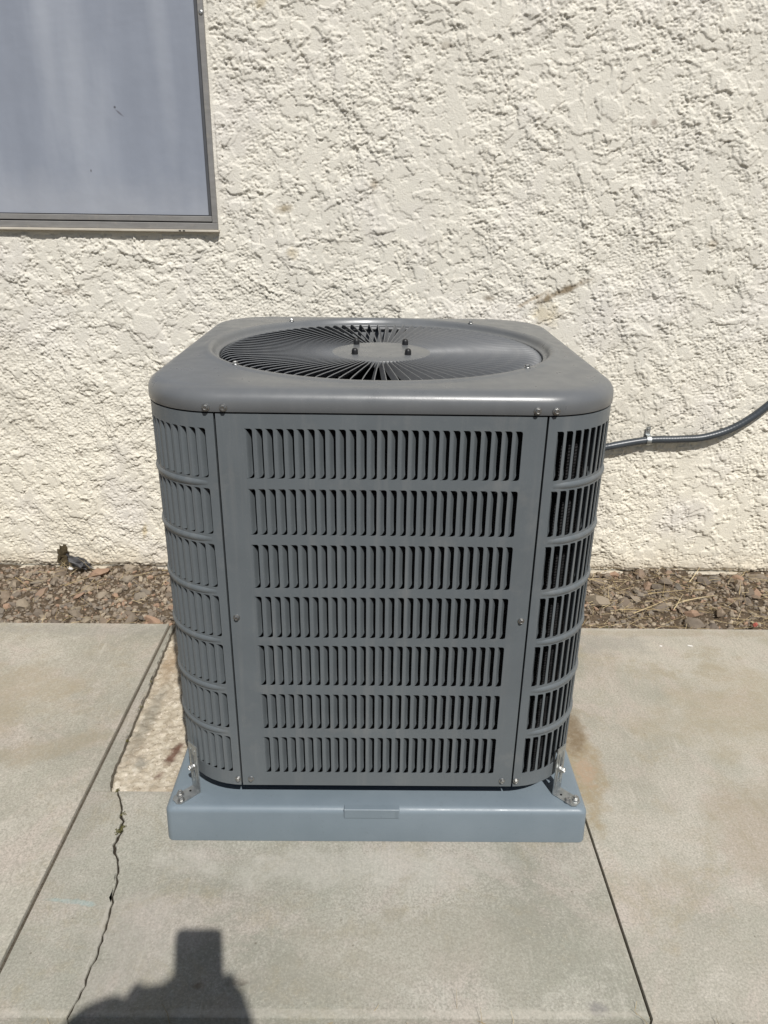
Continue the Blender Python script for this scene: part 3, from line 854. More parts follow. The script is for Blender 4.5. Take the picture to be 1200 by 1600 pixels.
# fan grille: leaning radial fins round a hub plate
grille = part(MB().lathe([(0.3026, 0.8372), (0.3026, 0.8300), (0.2985, 0.8290), (0.2975, 0.8320), (0.2995, 0.8350)], 144, cap0=False, cap1=False), 'fan_grille', FINP, ac, 40)
NF = 92
rs = [0.086, 0.10, 0.13, 0.17, 0.21, 0.25, 0.275, 0.288, 0.296, 0.3005, 0.3022]
dz = [0, 0, 0, 0, 0, -0.0002, -0.0010, -0.0028, -0.0058, -0.0100, -0.0150]
lean = R(34); hF = 0.0110; th = 0.0010; bd = 0.0009
v = []; f = []
for r_, d in zip(rs, dz):
    zt_ = 0.8358 + 0.0105*((r_-0.086)/0.215) + d
    hx = hF*min(1, max(0.75, (0.303-r_)/0.006)); sw = 0.0015*((r_-0.086)/0.215)**2
    for (a, b2) in ((0.5*bd, -bd), (1.6*bd, -bd), (2.6*bd, -th/2), (hx, -th/2), (hx, th/2), (2.6*bd, th/2), (1.6*bd, bd), (0.5*bd, bd), (0, 0.5*bd), (0, -0.5*bd)):
        # along the leaning strip by a, across by b2
        t = -a*math.sin(lean) + b2*math.cos(lean); z = zt_ - a*math.cos(lean) - b2*math.sin(lean)
        v.append((r_, t+sw, z))
for i in range(len(rs)-1):
    for k in range(10): f.append((i*10+k, i*10+(k+1) % 10, (i+1)*10+(k+1) % 10, (i+1)*10+k))
f.append(tuple(range(10))[::-1]); f.append(tuple((len(rs)-1)*10+k for k in range(10)))
fin_me = MB().add(v, f).mesh('grille_fin', FINP, 40)
for k in range(NF): link('grille_fin', fin_me, grille, rot=(0, 0, 2*math.pi*(k+0.35)/NF))
hub = part(MB().lathe([(0.0945, 0.825), (0.0955, 0.8342), (0.0945, 0.8357), (0.0900, 0.8368), (0.0825, 0.8386), (0.0780, 0.8397), (0.0740, 0.8401), (0.0, 0.8403)], 72, cap0=True, cap1=False), 'hub_plate', LID, ac, 40)
cap_me = MB().lathe([(0.0060, 0), (0.0060, 0.0060), (0.0054, 0.0088), (0.0038, 0.0108), (0.0012, 0.0116)], 14).mesh('bolt_cap', BLACK, 40)
for (x, y) in ((-0.049, -0.050), (0.049, -0.050), (-0.049, 0.052), (0.047, 0.052)):
    link('bolt_cap', cap_me, hub, (x, y, 0.8401))
# fan and motor under the grille
mb = MB().lathe([(0.07, 0.64), (0.075, 0.66), (0.075, 0.80), (0.06, 0.815)], 24); motor = part(mb, 'fan_motor', DARK, ac, 40)
for k in range(3):
    v = []; f = []
    for i in range(7):
        r_ = 0.07+0.2*i/6
        for j in range(5):
            a = R(120*k) + R(-38+19*j)*(0.7+0.3*i/6)
            v.append((r_*math.cos(a), r_*math.sin(a), 0.735+0.012*j))
    for i in range(6):
        for j in range(4): f.append((i*5+j, (i+1)*5+j, (i+1)*5+j+1, i*5+j+1))
    MB().add(v, f).build('fan_blade', DARK, motor, 60)
# hex washer head screws (local +z points out of the sheet)
sm = MB().lathe([(0.0056, 0.0), (0.0060, 0.0008), (0.0056, 0.0016), (0.0042, 0.0018)], 20)
sm.lathe([(0.0042, 0.0017), (0.0042, 0.0046), (0.0036, 0.0054), (0.0028, 0.0054), (0.0024, 0.0047), (0.0, 0.0046)], 6, cap1=False)
screw_me = sm.mesh('screw', STEEL, 30)
def screw(x, y, z, nrm, parent=ac, s=1.0, spin=0.0):
    q = Vector(nrm).to_track_quat('Z', 'Y') @ __import__('mathutils').Quaternion((0, 0, 1), spin)
    o = link('screw', screw_me, parent, Vector((x, y, z)) + (OFF if parent is ac else Vector((0, 0, 0))), q.to_euler(), (s, s, s))
    return o
for x in (-0.2565, -0.2310, 0.2285, 0.2560):
    (xx, yy), nn_ = peri(math.copysign(abs(x), x))
    screw(xx+nn_[0]*0.0024, yy+nn_[1]*0.0024, 0.8215, (nn_[0], nn_[1], 0.0), spin=x*9)
for (u, z) in ((-0.2520, 0.1310), (-0.2290, 0.1310), (0.2270, 0.1300), (0.2525, 0.1300), (-0.2340, 0.4680), (0.2340, 0.4660)):
    (xx, yy), nn_ = peri(u); screw(xx+nn_[0]*0.0002, yy+nn_[1]*0.0002, z, (nn_[0], nn_[1], 0), s=0.92, spin=u*17)
for an in (222, 318, 52, 128):
    screw(0.3215*math.cos(R(an)), 0.3215*math.sin(R(an)), 0.8527, (0, 0, 1), s=0.95, spin=an)

# ------------------------------------------------------------------ hold-down brackets
def bracket(sx_, label):
    """L of galvanised strap: slotted upright against the corner, foot on the pad; local -x points out along the diagonal"""
    root = empty('hold_down_bracket', (sx_*0.3375, -0.3385, PH)); tag(root, label, 'bracket', 'brackets holding the unit to the pad')
    w_ = 0.0130; t = 0.0020; Hh = 0.1060
    up = MB()
    slots = [(0.030, 0.050), (0.060, 0.082)]
    zs_ = [0.0] + [q for s in slots for q in s] + [Hh]
    hw = 0.0028
    for i in range(len(zs_)-1):
        z0, z1 = zs_[i], zs_[i+1]
        if i % 2 == 1:
            up.box(-t, 0, -w_, -hw, z0, z1); up.box(-t, 0, hw, w_, z0, z1)
        else: up.box(-t, 0, -w_, w_, z0, z1)
    for s in (-1, 1): up.box(-t-0.0012, -t+0.0002, s*0.0062-0.0011, s*0.0062+0.0011, 0.018, Hh-0.012, 0.0004)
    u_ = up.build('upright', GALV, root)
    ft = MB(); L = 0.048
    poly = [(-0.001, -w_), (-0.001, w_), (-L+0.006, w_), (-L, w_-0.006), (-L, -w_+0.006), (-L+0.006, -w_)]
    n = len(poly)
    ft.add([(x, y, 0.0003) for x, y in poly]+[(x, y, 0.0003+t) for x, y in poly], [tuple(range(n)), tuple(range(2*n-1, n-1, -1))]+[(k, n+k, n+(k+1) % n, (k+1) % n) for k in range(n)])
    f_ = ft.build('foot_plate', GALV, root)
    link('screw', screw_me, u_, (-t, 0, 0.0560), (0, R(-90), 0), (1.25, 1.25, 1.9))
    for y in (-0.0065, 0.0085):
        link('screw', screw_me, f_, (-0.035+0.5*y, y, t+0.0003), (0, 0, y*50), (1.15, 1.15, 1.35))
    link('rivet_hole', MB().lathe([(0.0022, 0), (0.0022, 0.0004)], 12).mesh('rivet_hole', DARK), f_, (-0.013, 0.003, t+0.0003))
    root.rotation_euler = (0, 0, R(45) if sx_ < 0 else R(135))
    return root
bracket(-1, 'galvanised angle bracket at the unit corner nearest the rust-stained patch')
bracket(1, 'galvanised angle bracket at the unit corner on the conduit side')

# ------------------------------------------------------------------ conduit and strap
def catmull(p, n=14):
    p = [Vector(q) for q in p]; out = []
    for i in range(len(p)-1):
        p0, p1, p2, p3 = p[max(i-1, 0)], p[i], p[i+1], p[min(i+2, len(p)-1)]
        for k in range(n):
            t = k/n
            out.append(0.5*((2*p1)+(p2-p0)*t+(2*p0-5*p1+4*p2-p3)*t*t+(3*p1-p0-3*p2+p3)*t**3))
    out.append(p[-1]); return out
cy = YW-0.0190
cpts = catmull([(A_+0.002, 0.255, 0.330), (0.43, 0.29, 0.331), (0.49, 0.45, 0.340), (0.535, 0.66, 0.360), (0.62, cy-0.012, 0.388), (0.715, cy-0.004, 0.411), (0.826, cy, 0.4300), (0.92, cy-0.001, 0.4345), (1.005, cy-0.002, 0.4435), (1.095, cy-0.001, 0.4800), (1.18, cy, 0.5500), (1.25, cy, 0.645), (1.30, cy, 0.77), (1.325, cy, 0.92), (1.33, cy, 1.4)], 16)
cond = empty('conduit', (A_, 0.255, 0.330)); tag(cond, 'dark grey flexible conduit curving up along the stucco wall', 'conduit')
dense = []
for i in range(len(cpts)-1):
    L = (cpts[i+1]-cpts[i]).length; k = max(1, int(L/0.0026))
    for j in range(k): dense.append(cpts[i].lerp(cpts[i+1], j/k))
dense.append(cpts[-1])
rad = [0.0116 + 0.00020*math.sin(i*math.pi/1.5) for i in range(len(dense))]
o = MB().tube(dense, rad, 14).build('sleeve', CONDUIT, cond, 60); o.location = -Vector(cond.location)
o = MB().tube([(A_-0.004, 0.255, 0.330), (A_+0.022, 0.257, 0.330)], 0.0165, 8).build('connector_nut', CONDUIT, cond, 30); o.location = -Vector(cond.location)
strap = empty('pipe_strap', (0.8270, YW-0.0065, 0.430)); tag(strap, 'small galvanised one-hole strap clamping the conduit to the wall', 'strap')
sb = MB(); v = []; f = []
prof = [(-0.0005, 0.0445), (-0.0030, 0.0165)]
arc = []
for k in range(13):
    a = R(95 - 190*k/12); arc.append((-0.0125 - 0.0122*math.cos(a), 0.0122*math.sin(a)))
prof = [(-0.0006, 0.0400), (-0.0006, 0.0160)] + [(-0.0125-0.0132*math.cos(R(q)), 0.0132*math.sin(R(q))) for q in range(80, -101, -15)]
for (y, z) in prof:
    for x in (-0.0068, 0.0068): v.append((x, y, z)); 
    for x in (0.0068, -0.0068): v.append((x, y-0.0012 if z > 0.013 else y, z))
v = []
n = len(prof)
for i, (y, z) in enumerate(prof):
    a = prof[max(i-1, 0)]; b2 = prof[min(i+1, n-1)]; tx, tz = b2[0]-a[0], b2[1]-a[1]; L = math.hypot(tx, tz) or 1
    ny, nz_ = tz/L*0.0013, -tx/L*0.0013
    v += [(-0.0068, y, z), (0.0068, y, z), (0.0068, y+ny, z+nz_), (-0.0068, y+ny, z+nz_)]
for i in range(n-1):
    for k in range(4): f.append((i*4+k, i*4+(k+1) % 4, (i+1)*4+(k+1) % 4, (i+1)*4+k))
f.append((0,1,2,3)); f.append(tuple((n-1)*4+k for k in (3,2,1,0)))
sband = MB().add(v, f).build('strap_band', GALV, strap)
link('screw', screw_me, sband, (0, -0.0012, 0.0310), (R(90), 0, 0), (0.95, 0.95, 0.8))

# ------------------------------------------------------------------ gravel: larger stones one by one, the rest as stuff
def rock(seed, sub=1):
    import bmesh
    r = random.Random(seed)
    bm = bmesh.new(); bmesh.ops.create_icosphere(bm, subdivisions=sub, radius=1.0)
    planes = []
    for _ in range(9):
        n = Vector((r.uniform(-1, 1), r.uniform(-1, 1), r.uniform(-1, 1))).normalized(); planes.append((n, r.uniform(0.45, 0.85)))
    for vtx in bm.verts:
        p = vtx.co.copy()
        for n, d in planes:
            e = p.dot(n)-d
            if e > 0: p -= n*e
        vtx.co = p * r.uniform(0.93, 1.07)
    bmesh.ops.scale(bm, verts=bm.verts, vec=(1.0, r.uniform(0.6, 0.95), r.uniform(0.40, 0.70)))
    bm.verts.ensure_lookup_table()
    v = np.array([q.co[:] for q in bm.verts]); f = [tuple(x.index for x in q.verts) for q in bm.faces]
    bm.free()
    return v, f
big_rocks = []
for i in range(16):
    v, f = rock(100+i, 2 if i < 8 else 1); big_rocks.append(MB().add(v.tolist(), f).mesh('stone', ROCK))
small_rocks = [rock(300+i, 1) for i in range(8)]
fixed = [(-0.905, 0.735, 0.030), (-0.85, 0.60, 0.019), (-1.07, 0.66, 0.020), (-0.80, 0.69, 0.018), (-1.13, 0.57, 0.022), (0.665, 0.575, 0.036), (0.70, 0.745, 0.019), (0.755, 0.752, 0.015), (1.02, 0.50, 0.024), (1.06, 0.715, 0.023), (0.80, 0.60, 0.024), (0.89, 0.66, 0.020), (-0.66, 0.70, 0.018)]
placed = list(fixed)
rr = random.Random(21)
while len(placed) < 300:
    side = rr.random() < 0.52
    x = rr.uniform(-1.30, -0.50) if side else rr.uniform(0.52, 1.38)
    y = rr.uniform(YC+0.02, YW-0.015)
    s = 0.0085 + 0.0140*rr.random()**2.2
    if all((x-q[0])**2+(y-q[1])**2 > (0.58*(s+q[2]))**2 for q in placed): placed.append((x, y, s))
for i, (x, y, s) in enumerate(placed):
    z = float(bed_h(x, y)) + s*0.30
    link('stone', big_rocks[(i*7) % 16], bed, (x, y, z), (rr.uniform(-0.5, 0.5), rr.uniform(-0.5, 0.5), rr.uniform(0, 6.3)), (s*rr.uniform(1.2, 1.65), s*rr.uniform(1.05, 1.45), s*rr.uniform(1.1, 1.6)))
def scatter(n, xr, yr, smin, smax, pw, seed):
    r = np.random.default_rng(seed); V = []; F = []; o = 0
    for i in range(n):
        v, f = small_rocks[i % 8]
        s = smin+(smax-smin)*r.random()**pw; a = r.random()*6.283; t = r.normal(0, 0.5)
        ca, sa = math.cos(a), math.sin(a); ct, st_ = math.cos(t), math.sin(t)
        x = v[:, 0]*ct-v[:, 2]*st_; z = v[:, 0]*st_+v[:, 2]*ct; y = v[:, 1]
        X, Y = r.uniform(*xr), r.uniform(*yr)
        Z = BH(X, Y)+s*0.3
        V.append(np.stack([X+s*(x*ca-y*sa), Y+s*(x*sa+y*ca), Z+s*z], -1)); F += [(p+o, q+o, w_+o) for (p, q, w_) in f]; o += len(v)
    return np.concatenate(V).tolist(), F
hx_ = np.linspace(-2.6, 2.6, 1041); hy_ = np.linspace(YC, YW+0.05, 93); HX, HY = np.meshgrid(hx_, hy_); HB = bed_h(HX, HY)
def BH(x, y):
    i = min(92, max(0, int((y-YC)/(YW+0.05-YC)*92))); j = min(1040, max(0, int((x+2.6)/5.2*1040))); return HB[i, j]
mb = MB()
for (n, xr, sd) in ((4400, (-1.34, -0.45), 1), (3600, (0.48, 1.42), 2), (700, (-0.45, 0.48), 3), (700, (-2.5, -1.34), 4), (700, (1.42, 2.5), 5)):
    v, f = scatter(n, xr, (YC+0.006, YW-0.004), 0.0022, 0.0130, 3.2, sd); mb.add(v, f)
o = mb.build('small_gravel', ROCK, bed); o['kind'] = 'stuff'

# ------------------------------------------------------------------ straw, litter, weeds and scraps
def blade_strand(mb, p, d, L, w_, bend, r, n=5):
    """thin three-sided strand that starts at p, heads along d and droops"""
    d = Vector(d).normalized(); pts = []
    side = d.cross(Vector((0, 0, 1))); side = side.normalized() if side.length > 1e-3 else Vector((1, 0, 0))
    cur = Vector(p)
    for k in range(n):
        pts.append(cur.copy()); cur += d*(L/(n-1)); d = (d+Vector((r.uniform(-bend, bend), r.uniform(-bend, bend), r.uniform(-bend, bend*0.3)))).normalized()
        if cur.z < p[2]-0.004: cur.z = p[2]-0.002
    mb.tube(pts, [w_*(1-0.75*k/(n-1)) for k in range(n)], 3)
r = random.Random(5); mb = MB()
for i in range(620):
    right_ = r.random() < 0.74
    x = r.uniform(0.50, 1.36) if right_ else r.uniform(-1.3, -0.48)
    y = r.uniform(YC+0.02, YW-0.01); a = r.uniform(0, 6.28)
    blade_strand(mb, (x, y, float(BH(x, y))+r.uniform(0.008, 0.018)), (math.cos(a), math.sin(a)*0.8, r.uniform(-0.1, 0.22)), r.uniform(0.02, 0.085), r.uniform(0.0005, 0.0010), 0.12, r)
for (x, y, a, L) in ((0.72, 0.50, 0.06, 0.15), (0.84, 0.61, 0.18, 0.20), (0.88, 0.50, 0.95, 0.12), (1.00, 0.69, 0.9, 0.16), (0.75, 0.47, 0.55, 0.17), (0.66, 0.70, -0.6, 0.12), (-0.70, 0.735, 0.05, 0.16), (-0.62, 0.56, 0.03, 0.12), (-1.15, 0.68, -0.7, 0.10), (-0.97, 0.62, 0.8, 0.10), (1.12, 0.60, 1.1, 0.10), (0.93, 0.56, 0.3, 0.13)):
    blade_strand(mb, (x, y, float(BH(x, y))+0.018), (math.cos(a), math.sin(a), 0.04), L, 0.0016, 0.05, r, 7)
for k in range(26):
    blade_strand(mb, (-1.03+r.uniform(-0.02, 0.10), YW-0.03-0.03*r.random(), -0.012), (r.uniform(-0.5, 0.7), r.uniform(-0.5, 0.1), r.uniform(0.3, 1.1)), r.uniform(0.02, 0.055), 0.0008, 0.2, r)
o = mb.build('dry_grass', STRAW); tag(o, 'loose dry straw strewn over the gravel by the wall', 'dry grass', kind='stuff')
mb = MB()
for i in range(4200):
    x = r.uniform(-1.35, 1.45); y = r.uniform(YC+0.01, YW-0.005)
    if -0.45 < x < 0.5: continue
    z = float(BH(x, y))+r.uniform(0.001, 0.009); s = r.uniform(0.0015, 0.0050); a = r.uniform(0, 6.28); t = r.uniform(-0.5, 0.5)
    c_, s_ = math.cos(a)*s, math.sin(a)*s
    mb.add([(x-c_, y-s_, z-t*s), (x+s_*0.4, y-c_*0.4, z+0.001), (x+c_, y+s_, z+t*s), (x-s_*0.4, y+c_*0.4, z+0.0014)], [(0,1,2), (0,2,3)])
o = mb.build('leaf_litter', DEBRIS); tag(o, 'fine brown leaf litter among the gravel by the wall', 'leaf litter', kind='stuff')
mb = MB()
for i in range(900):
    x = r.uniform(-1.2, 1.2); y = YF - 0.004 - 0.45*r.random()**2.2; a = r.uniform(0, 6.28)
    L = r.uniform(0.025, 0.075)
    blade_strand(mb, (x, y, GZ+0.006), (math.cos(a)*0.5, math.sin(a)*0.5, r.uniform(0.25, 1.0)), L, r.uniform(0.0006, 0.0012), 0.25, r)
o = mb.build('dry_lawn', STRAW); tag(o, 'dry lawn stubble along the front edge of the concrete', 'dry grass', kind='stuff')

def weed(x, y, z, s, label, n=7, seed=0):
    rw = random.Random(seed); root = empty('weed', (x, y, z)); tag(root, label, 'weed', 'weeds in the cracked concrete')
    stm = MB(); lf = MB()
    for k in range(n):
        a = rw.uniform(0, 6.28); L = s*rw.uniform(0.5, 1.1); tip = Vector((math.cos(a)*L, math.sin(a)*L, L*rw.uniform(0.15, 0.5)))
        stm.tube([(0, 0, -0.004), tip*0.5+Vector((0, 0, 0.002)), tip], [0.0007, 0.0006, 0.0004], 4)
        for q in range(4):
            p = tip*(0.45+0.2*q); d = Vector((rw.uniform(-1, 1), rw.uniform(-1, 1), rw.uniform(-0.2, 0.8))).normalized(); l2 = s*0.34; sd = d.cross(Vector((0.2, 0.3, 1))).normalized()*l2*0.3
            e1 = p+d*l2*0.5+sd; e2 = p+d*l2*0.5-sd
            lf.add([p, e1, p+d*l2, e2], [(0,1,2), (0,2,3)])
    stm.build('stem', WEED, root); lf.build('leaves', WEED, root)
weed(-0.4825, -0.3665, 0.0005, 0.0120, 'small olive weed spreading halfway down the crack beside the pad', 9, 1)
weed(-0.4915, -0.325, 0.0, 0.0072, 'tiny dark weed tuft in the widest part of the crack', 6, 2)
weed(-0.5225, -0.2610, -0.001, 0.0060, 'tiny weed at the crack end by the coarse patch edge', 6, 3)
weed(-0.5490, -0.110, -0.003, 0.0060, 'little dark weed along the mortar strip, nearest the pad', 6, 4)
weed(-0.5545, 0.010, -0.003, 0.0066, 'little dark weed midway along the mortar strip', 6, 5)
weed(-0.5575, 0.110, -0.003, 0.0060, 'little dark weed along the mortar strip, nearest the wall', 6, 6)
weed(0.648, YC+0.002, -0.004, 0.0096, 'small green sprout on the slab edge by the right gravel', 7, 7)

# crumpled black plastic and a brown clump of dead growth at the wall foot
import bmesh as _bm
def crumple(name, loc, scl, mat, seed, label, cat, rot=(0, 0, 0), amp=0.35):
    bm = _bm.new(); _bm.ops.create_icosphere(bm, subdivisions=3, radius=1.0); rz = random.Random(seed)
    o1, o2 = rz.uniform(0, 50), rz.uniform(0, 50)
    for vtx in bm.verts:
        p = vtx.co; n_ = float(perlin(np.array([p.x*1.7+o1+p.z*2.2]), np.array([p.y*1.7+o2-p.z*1.3]), seed)[0]); n2_ = float(perlin(np.array([p.x*4+o2+p.z*3]), np.array([p.y*4+o1-p.z*4]), seed+1)[0])
        vtx.co = p*(1+amp*1.6*n_+amp*n2_)
    me = bpy.data.meshes.new(name); bm.to_mesh(me); bm.free(); me.materials.append(mat)
    return tag(link(name, me, None, loc, rot, scl), label, cat)
PLAST = simple('black_plastic', (0.030, 0.029, 0.031), 0.5, var=0.3, scale=80, bump=0.4, bscale=120)
CLUMP = soil('dead_growth', (0.075, 0.058, 0.034), (0.24, 0.19, 0.115), 160)
crumple('plastic_scrap', (-0.972, YW-0.040, 0.004), (0.036, 0.015, 0.012), PLAST, 3, 'crumpled black plastic scrap lying against the wall base', 'scrap', (0.2, 0.35, -0.1), 0.4)
crumple('dead_clump', (-1.030, YW-0.020, 0.018), (0.016, 0.011, 0.026), CLUMP, 8, 'brown clump of dead growth stuck to the wall base', 'dead plant', (0, 0.2, 0), 0.5)
crumple('scrap_glint', (-0.992, YW-0.060, -0.010), (0.006, 0.004, 0.004), simple('scrap_glint', (0.75, 0.74, 0.72), 0.5), 5, 'white glint modelled as a lump beside the black plastic scrap', 'scrap', (0, 0.5, 0.4), 0.25)  # small white lump added as the highlight on the black plastic
crumple('red_scrap', (1.085, YC+0.040, -0.010), (0.009, 0.005, 0.006), simple('red_scrap', (0.34, 0.085, 0.06), 0.6), 6, 'small red scrap in the gravel at the right', 'scrap', (0.2, 0, 0.5), 0.3)
for i, (x, y, s, lb) in enumerate(((0.765, 0.285, 0.004, 'white paint chip on the right slab near the gravel, the smaller'), (0.845, 0.287, 0.007, 'white paint chip on the right slab near the gravel, the longer'))):
    crumple('paint_chip', (x, y, 0.0008), (s, 0.0025, 0.0008), simple('white_chip', (0.78, 0.76, 0.72), 0.5), 20+i, lb, 'paint chip', (0, 0, -0.3*i), 0.2)

# ------------------------------------------------------------------ the photographer (behind the camera; only the shadow is seen)
def along(gx_, gy_, dist):
    """point whose shadow falls on the patio at (gx_, gy_), dist metres back towards the sun"""
    return Vector((gx_, gy_, 0)) - SUN*dist
phone = empty('phone', CAM - FWD*0.010 - UPV*0.050); tag(phone, 'dark phone held up in front of the photographer to take the picture', 'phone')
pm = phone.matrix_world.copy()
rotm = Matrix((RGT, UPV, -FWD)).transposed().to_4x4()
phone.rotation_euler = rotm.to_euler()
pv = []
for cx_, cy_, t0 in ((0.0375-0.010, 0.078-0.010, 0), (-0.0375+0.010, 0.078-0.010, 90), (-0.0375+0.010, -0.076+0.010, 180), (0.0375-0.010, -0.076+0.010, 270)):
    for k in range(6): pv.append((cx_+0.010*math.cos(R(t0+18*k)), cy_+0.010*math.sin(R(t0+18*k))))
n = len(pv)
MB().add([(x, y, 0) for x, y in pv]+[(x, y, 0.0085) for x, y in pv], [tuple(range(n))[::-1], tuple(range(n, 2*n))]+[(k, (k+1) % n, n+(k+1) % n, n+k) for k in range(n)]).build('case', BLACK, phone, 40)
MB().box(-0.0345, 0.0345, -0.070, 0.072, 0.0086, 0.0092).build('display', simple('display_glass', (0.02, 0.02, 0.025), 0.1), phone)
link('lens', MB().lathe([(0.006, 0), (0.006, 0.0014), (0.004, 0.0016)], 20).mesh('lens', BLACK, 30), phone, (0, 0.050, -0.0015))

D0 = CAM.z/0.7791
head = along(-0.2560, -0.7320, D0) - Vector((0, 0.30, 0)) 
# slide the head back along the sun ray so that it sits behind the phone
head = along(-0.2530, -0.7430, D0+0.26)
lh = along(-0.3400, -0.7020, D0+0.03); lel = along(-0.4250, -0.7460, D0-0.02)
rh = along(-0.2400, -0.6900, D0+0.02); rel = along(-0.130, -0.9000, D0-0.02)
neck = head + Vector((0, -0.055, -0.125)); chest = head + Vector((0, -0.13, -0.30)); pel = head + Vector((0.0, -0.24, -0.66))
ls = chest + Vector((-0.185, 0.0, 0.075)); rs_ = chest + Vector((0.185, 0.0, 0.075))
gzp = GZ+0.005
lhip = pel + Vector((-0.09, 0.01, -0.03)); rhip = pel + Vector((0.09, 0.01, -0.03))
lk = Vector((lhip.x-0.07, lhip.y+0.34, gzp+0.46)); la = Vector((lk.x, lk.y-0.02, gzp+0.085)); lt = Vector((la.x-0.02, la.y+0.17, gzp+0.04))
rk = Vector((rhip.x+0.06, rhip.y+0.20, gzp+0.075)); ra = Vector((rk.x, rk.y-0.40, gzp+0.085)); rt = Vector((ra.x, ra.y-0.04, gzp+0.03))
J = [  # name, position, radius, material, parent
 ('pel', pel, 0.135, 1, None), ('belly', (pel+chest)/2 + Vector((0, -0.01, 0)), 0.130, 0, 'pel'), ('chest', chest, 0.145, 0, 'belly'), ('neck', neck, 0.052, 2, 'chest'),
 ('jaw', head+Vector((0, 0.015, -0.055)), 0.064, 2, 'neck'), ('crown', head+Vector((0, -0.005, 0.035)), 0.082, 2, 'jaw'),
 ('ls', ls, 0.066, 0, 'chest'), ('lel', lel, 0.046, 0, 'ls'), ('lw', lel.lerp(lh, 0.80), 0.036, 2, 'lel'),
 ('rs', rs_, 0.066, 0, 'chest'), ('rel', rel, 0.042, 0, 'rs'), ('rw', rel.lerp(rh, 0.86), 0.028, 2, 'rel'),
 ('lhip', lhip, 0.088, 1, 'pel'), ('lk', lk, 0.060, 1, 'lhip'), ('la', la, 0.042, 1, 'lk'), ('lt', lt, 0.038, 3, 'la'),
 ('rhip', rhip, 0.088, 1, 'pel'), ('rk', rk, 0.060, 1, 'rhip'), ('ra', ra, 0.042, 1, 'rk'), ('rt', rt, 0.038, 3, 'ra')]
ix = {j[0]: i for i, j in enumerate(J)}
me = bpy.data.meshes.new('body_skeleton')
me.from_pydata([j[1][:] for j in J], [(ix[j[4]], ix[j[0]]) for j in J if j[4]], [])
tmp = bpy.data.objects.new('body_skeleton', me); col.objects.link(tmp)
md = tmp.modifiers.new('skin', 'SKIN')
sv = me.skin_vertices[0].data
for i, j in enumerate(J): sv[i].radius = (j[2], j[2])
sv[0].use_root = True
tmp.modifiers.new('sub', 'SUBSURF').levels = 2
bpy.context.view_layer.update()
ev = tmp.evaluated_get(bpy.context.evaluated_depsgraph_get())
bme = bpy.data.meshes.new_from_object(ev); bme.name = 'body'
bpy.data.objects.remove(tmp, do_unlink=True)
person = empty('person', Vector((pel.x, pel.y, GZ))); tag(person, 'crouching person in dark shirt holding up a phone behind the camera', 'person')
SKIN_ = simple('skin', (0.42, 0.26, 0.18), 0.5); SHIRT = simple('shirt', (0.05, 0.06, 0.09), 0.9); TROU = simple('trousers', (0.07, 0.075, 0.09), 0.9); SHOE = simple('shoe', (0.03, 0.03, 0.03), 0.6)
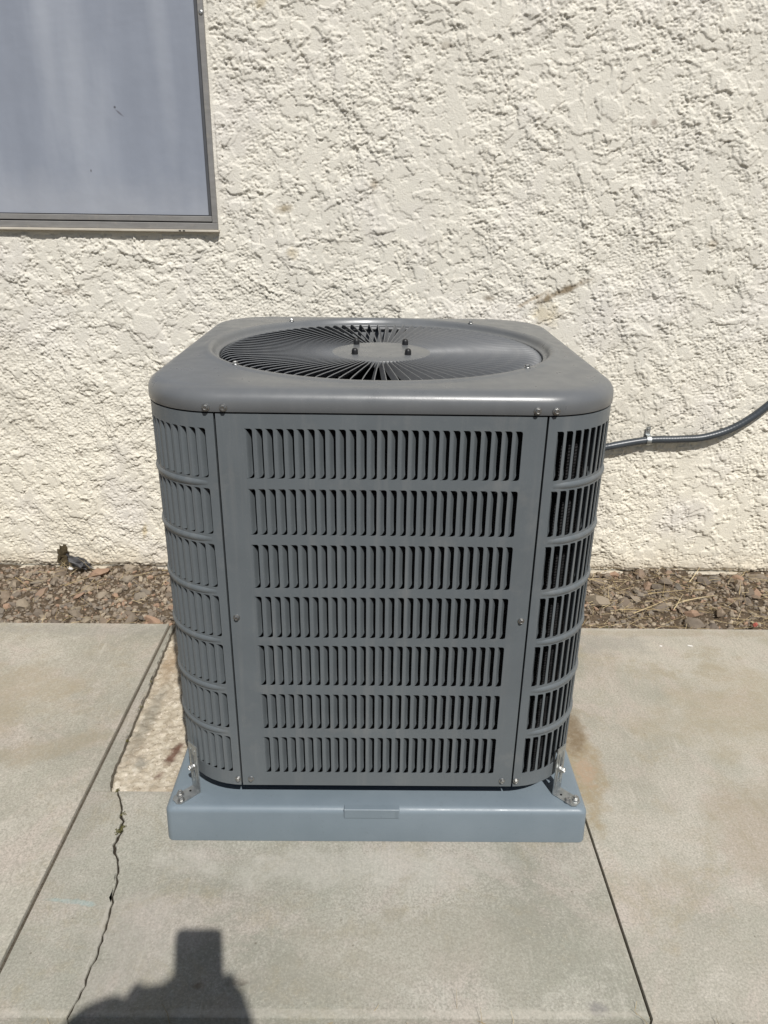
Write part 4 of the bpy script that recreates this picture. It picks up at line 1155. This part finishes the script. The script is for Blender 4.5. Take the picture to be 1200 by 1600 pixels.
# hands, nose and ears grown onto the same mesh
hm = MB()
def finger(p, dirs, L, r0):
    pts = [Vector(p)]
    for d, l in zip(dirs, L): pts.append(pts[-1]+Vector(d).normalized()*l)
    hm.tube(pts, [r0, r0*0.98, r0*0.9, r0*0.6][:len(pts)], 8)
def hand(wrist, knuck, s):
    d = (knuck-wrist).normalized(); side = RGT*(-s); inw = RGT*s
    for t in range(5):
        c_ = wrist.lerp(knuck, t/4)
    hm.tube([wrist, wrist.lerp(knuck, 0.4), wrist.lerp(knuck, 0.8), knuck], [0.027, 0.036, 0.038, 0.030], 10)
    for k, l in enumerate((0.9, 1.0, 0.95, 0.78)):
        b0 = knuck + UPV*(0.024-0.017*k) - inw*0.0
        finger(b0, [d*0.5+inw*0.5-FWD*0.1, inw+FWD*0.2, inw*0.9-FWD*0.3], [0.030*l, 0.024*l, 0.016*l], 0.0085)
    finger(wrist.lerp(knuck, 0.45)-FWD*0.015, [inw+UPV*0.6-FWD*0.3, inw*0.6+UPV, inw+UPV*0.3], [0.030, 0.026, 0.016], 0.0098)
hand(lel.lerp(lh, 0.80), lh, 1); hand(rel.lerp(rh, 0.86), rh, -1)
hm.lathe([(0.004, -0.02), (0.013, -0.012), (0.009, 0.008), (0.003, 0.02)], 8, head+Vector((0, 0.083, -0.012)))
for s in (-1, 1):
    hm.tube([head+Vector((s*0.074, -0.01, -0.03)), head+Vector((s*0.090, -0.015, 0.0)), head+Vector((s*0.082, -0.012, 0.028))], [0.008, 0.012, 0.007], 8)
    hm.lathe([(0.004, -0.008), (0.011, 0), (0.004, 0.008)], 8, head+Vector((s*0.031, 0.078, 0.014)))
bmv = _bm.new(); bmv.from_mesh(bme)
seg = [(ix[j[4]], i) for i, j in enumerate(J) if j[4]]
for f_ in bmv.faces:
    cpt = f_.calc_center_median(); best = (9e9, 0)
    for a, b2 in seg:
        pa_, pb_ = J[a][1], J[b2][1]; t = max(0, min(1, (cpt-pa_).dot(pb_-pa_)/max(1e-9, (pb_-pa_).length_squared))); dd = (cpt-pa_.lerp(pb_, t)).length/(J[a][2]*(1-t)+J[b2][2]*t)
        if dd < best[0]: best = (dd, J[b2][3] if t > 0.4 else J[a][3])
    f_.material_index = best[1]; f_.smooth = True
hme = hm.mesh('hands', None); n0 = len(bmv.faces); bmv.from_mesh(hme)
bmv.faces.ensure_lookup_table()
for f_ in bmv.faces[n0:]: f_.material_index = 2; f_.smooth = True
bmv.to_mesh(bme); bmv.free()
bme.materials.clear()
for q in (SHIRT, TROU, SKIN_, SHOE): bme.materials.append(q)
body = link('body', bme, person); body.location = -Vector(person.location)
hair = MB().lathe([(0.080, -0.015), (0.086, 0.02), (0.082, 0.052), (0.062, 0.084), (0.032, 0.102), (0.004, 0.108)], 20, head+Vector((0, -0.018, 0.0)))
hair.v = [(x, y, z-(0.05 if (y < head.y-0.04 and z < head.z) else 0)) for x, y, z in hair.v]
o = hair.build('hair', simple('hair', (0.025, 0.018, 0.012), 0.6, bump=0.5, bscale=200), person, 50); o.location = -Vector(person.location)
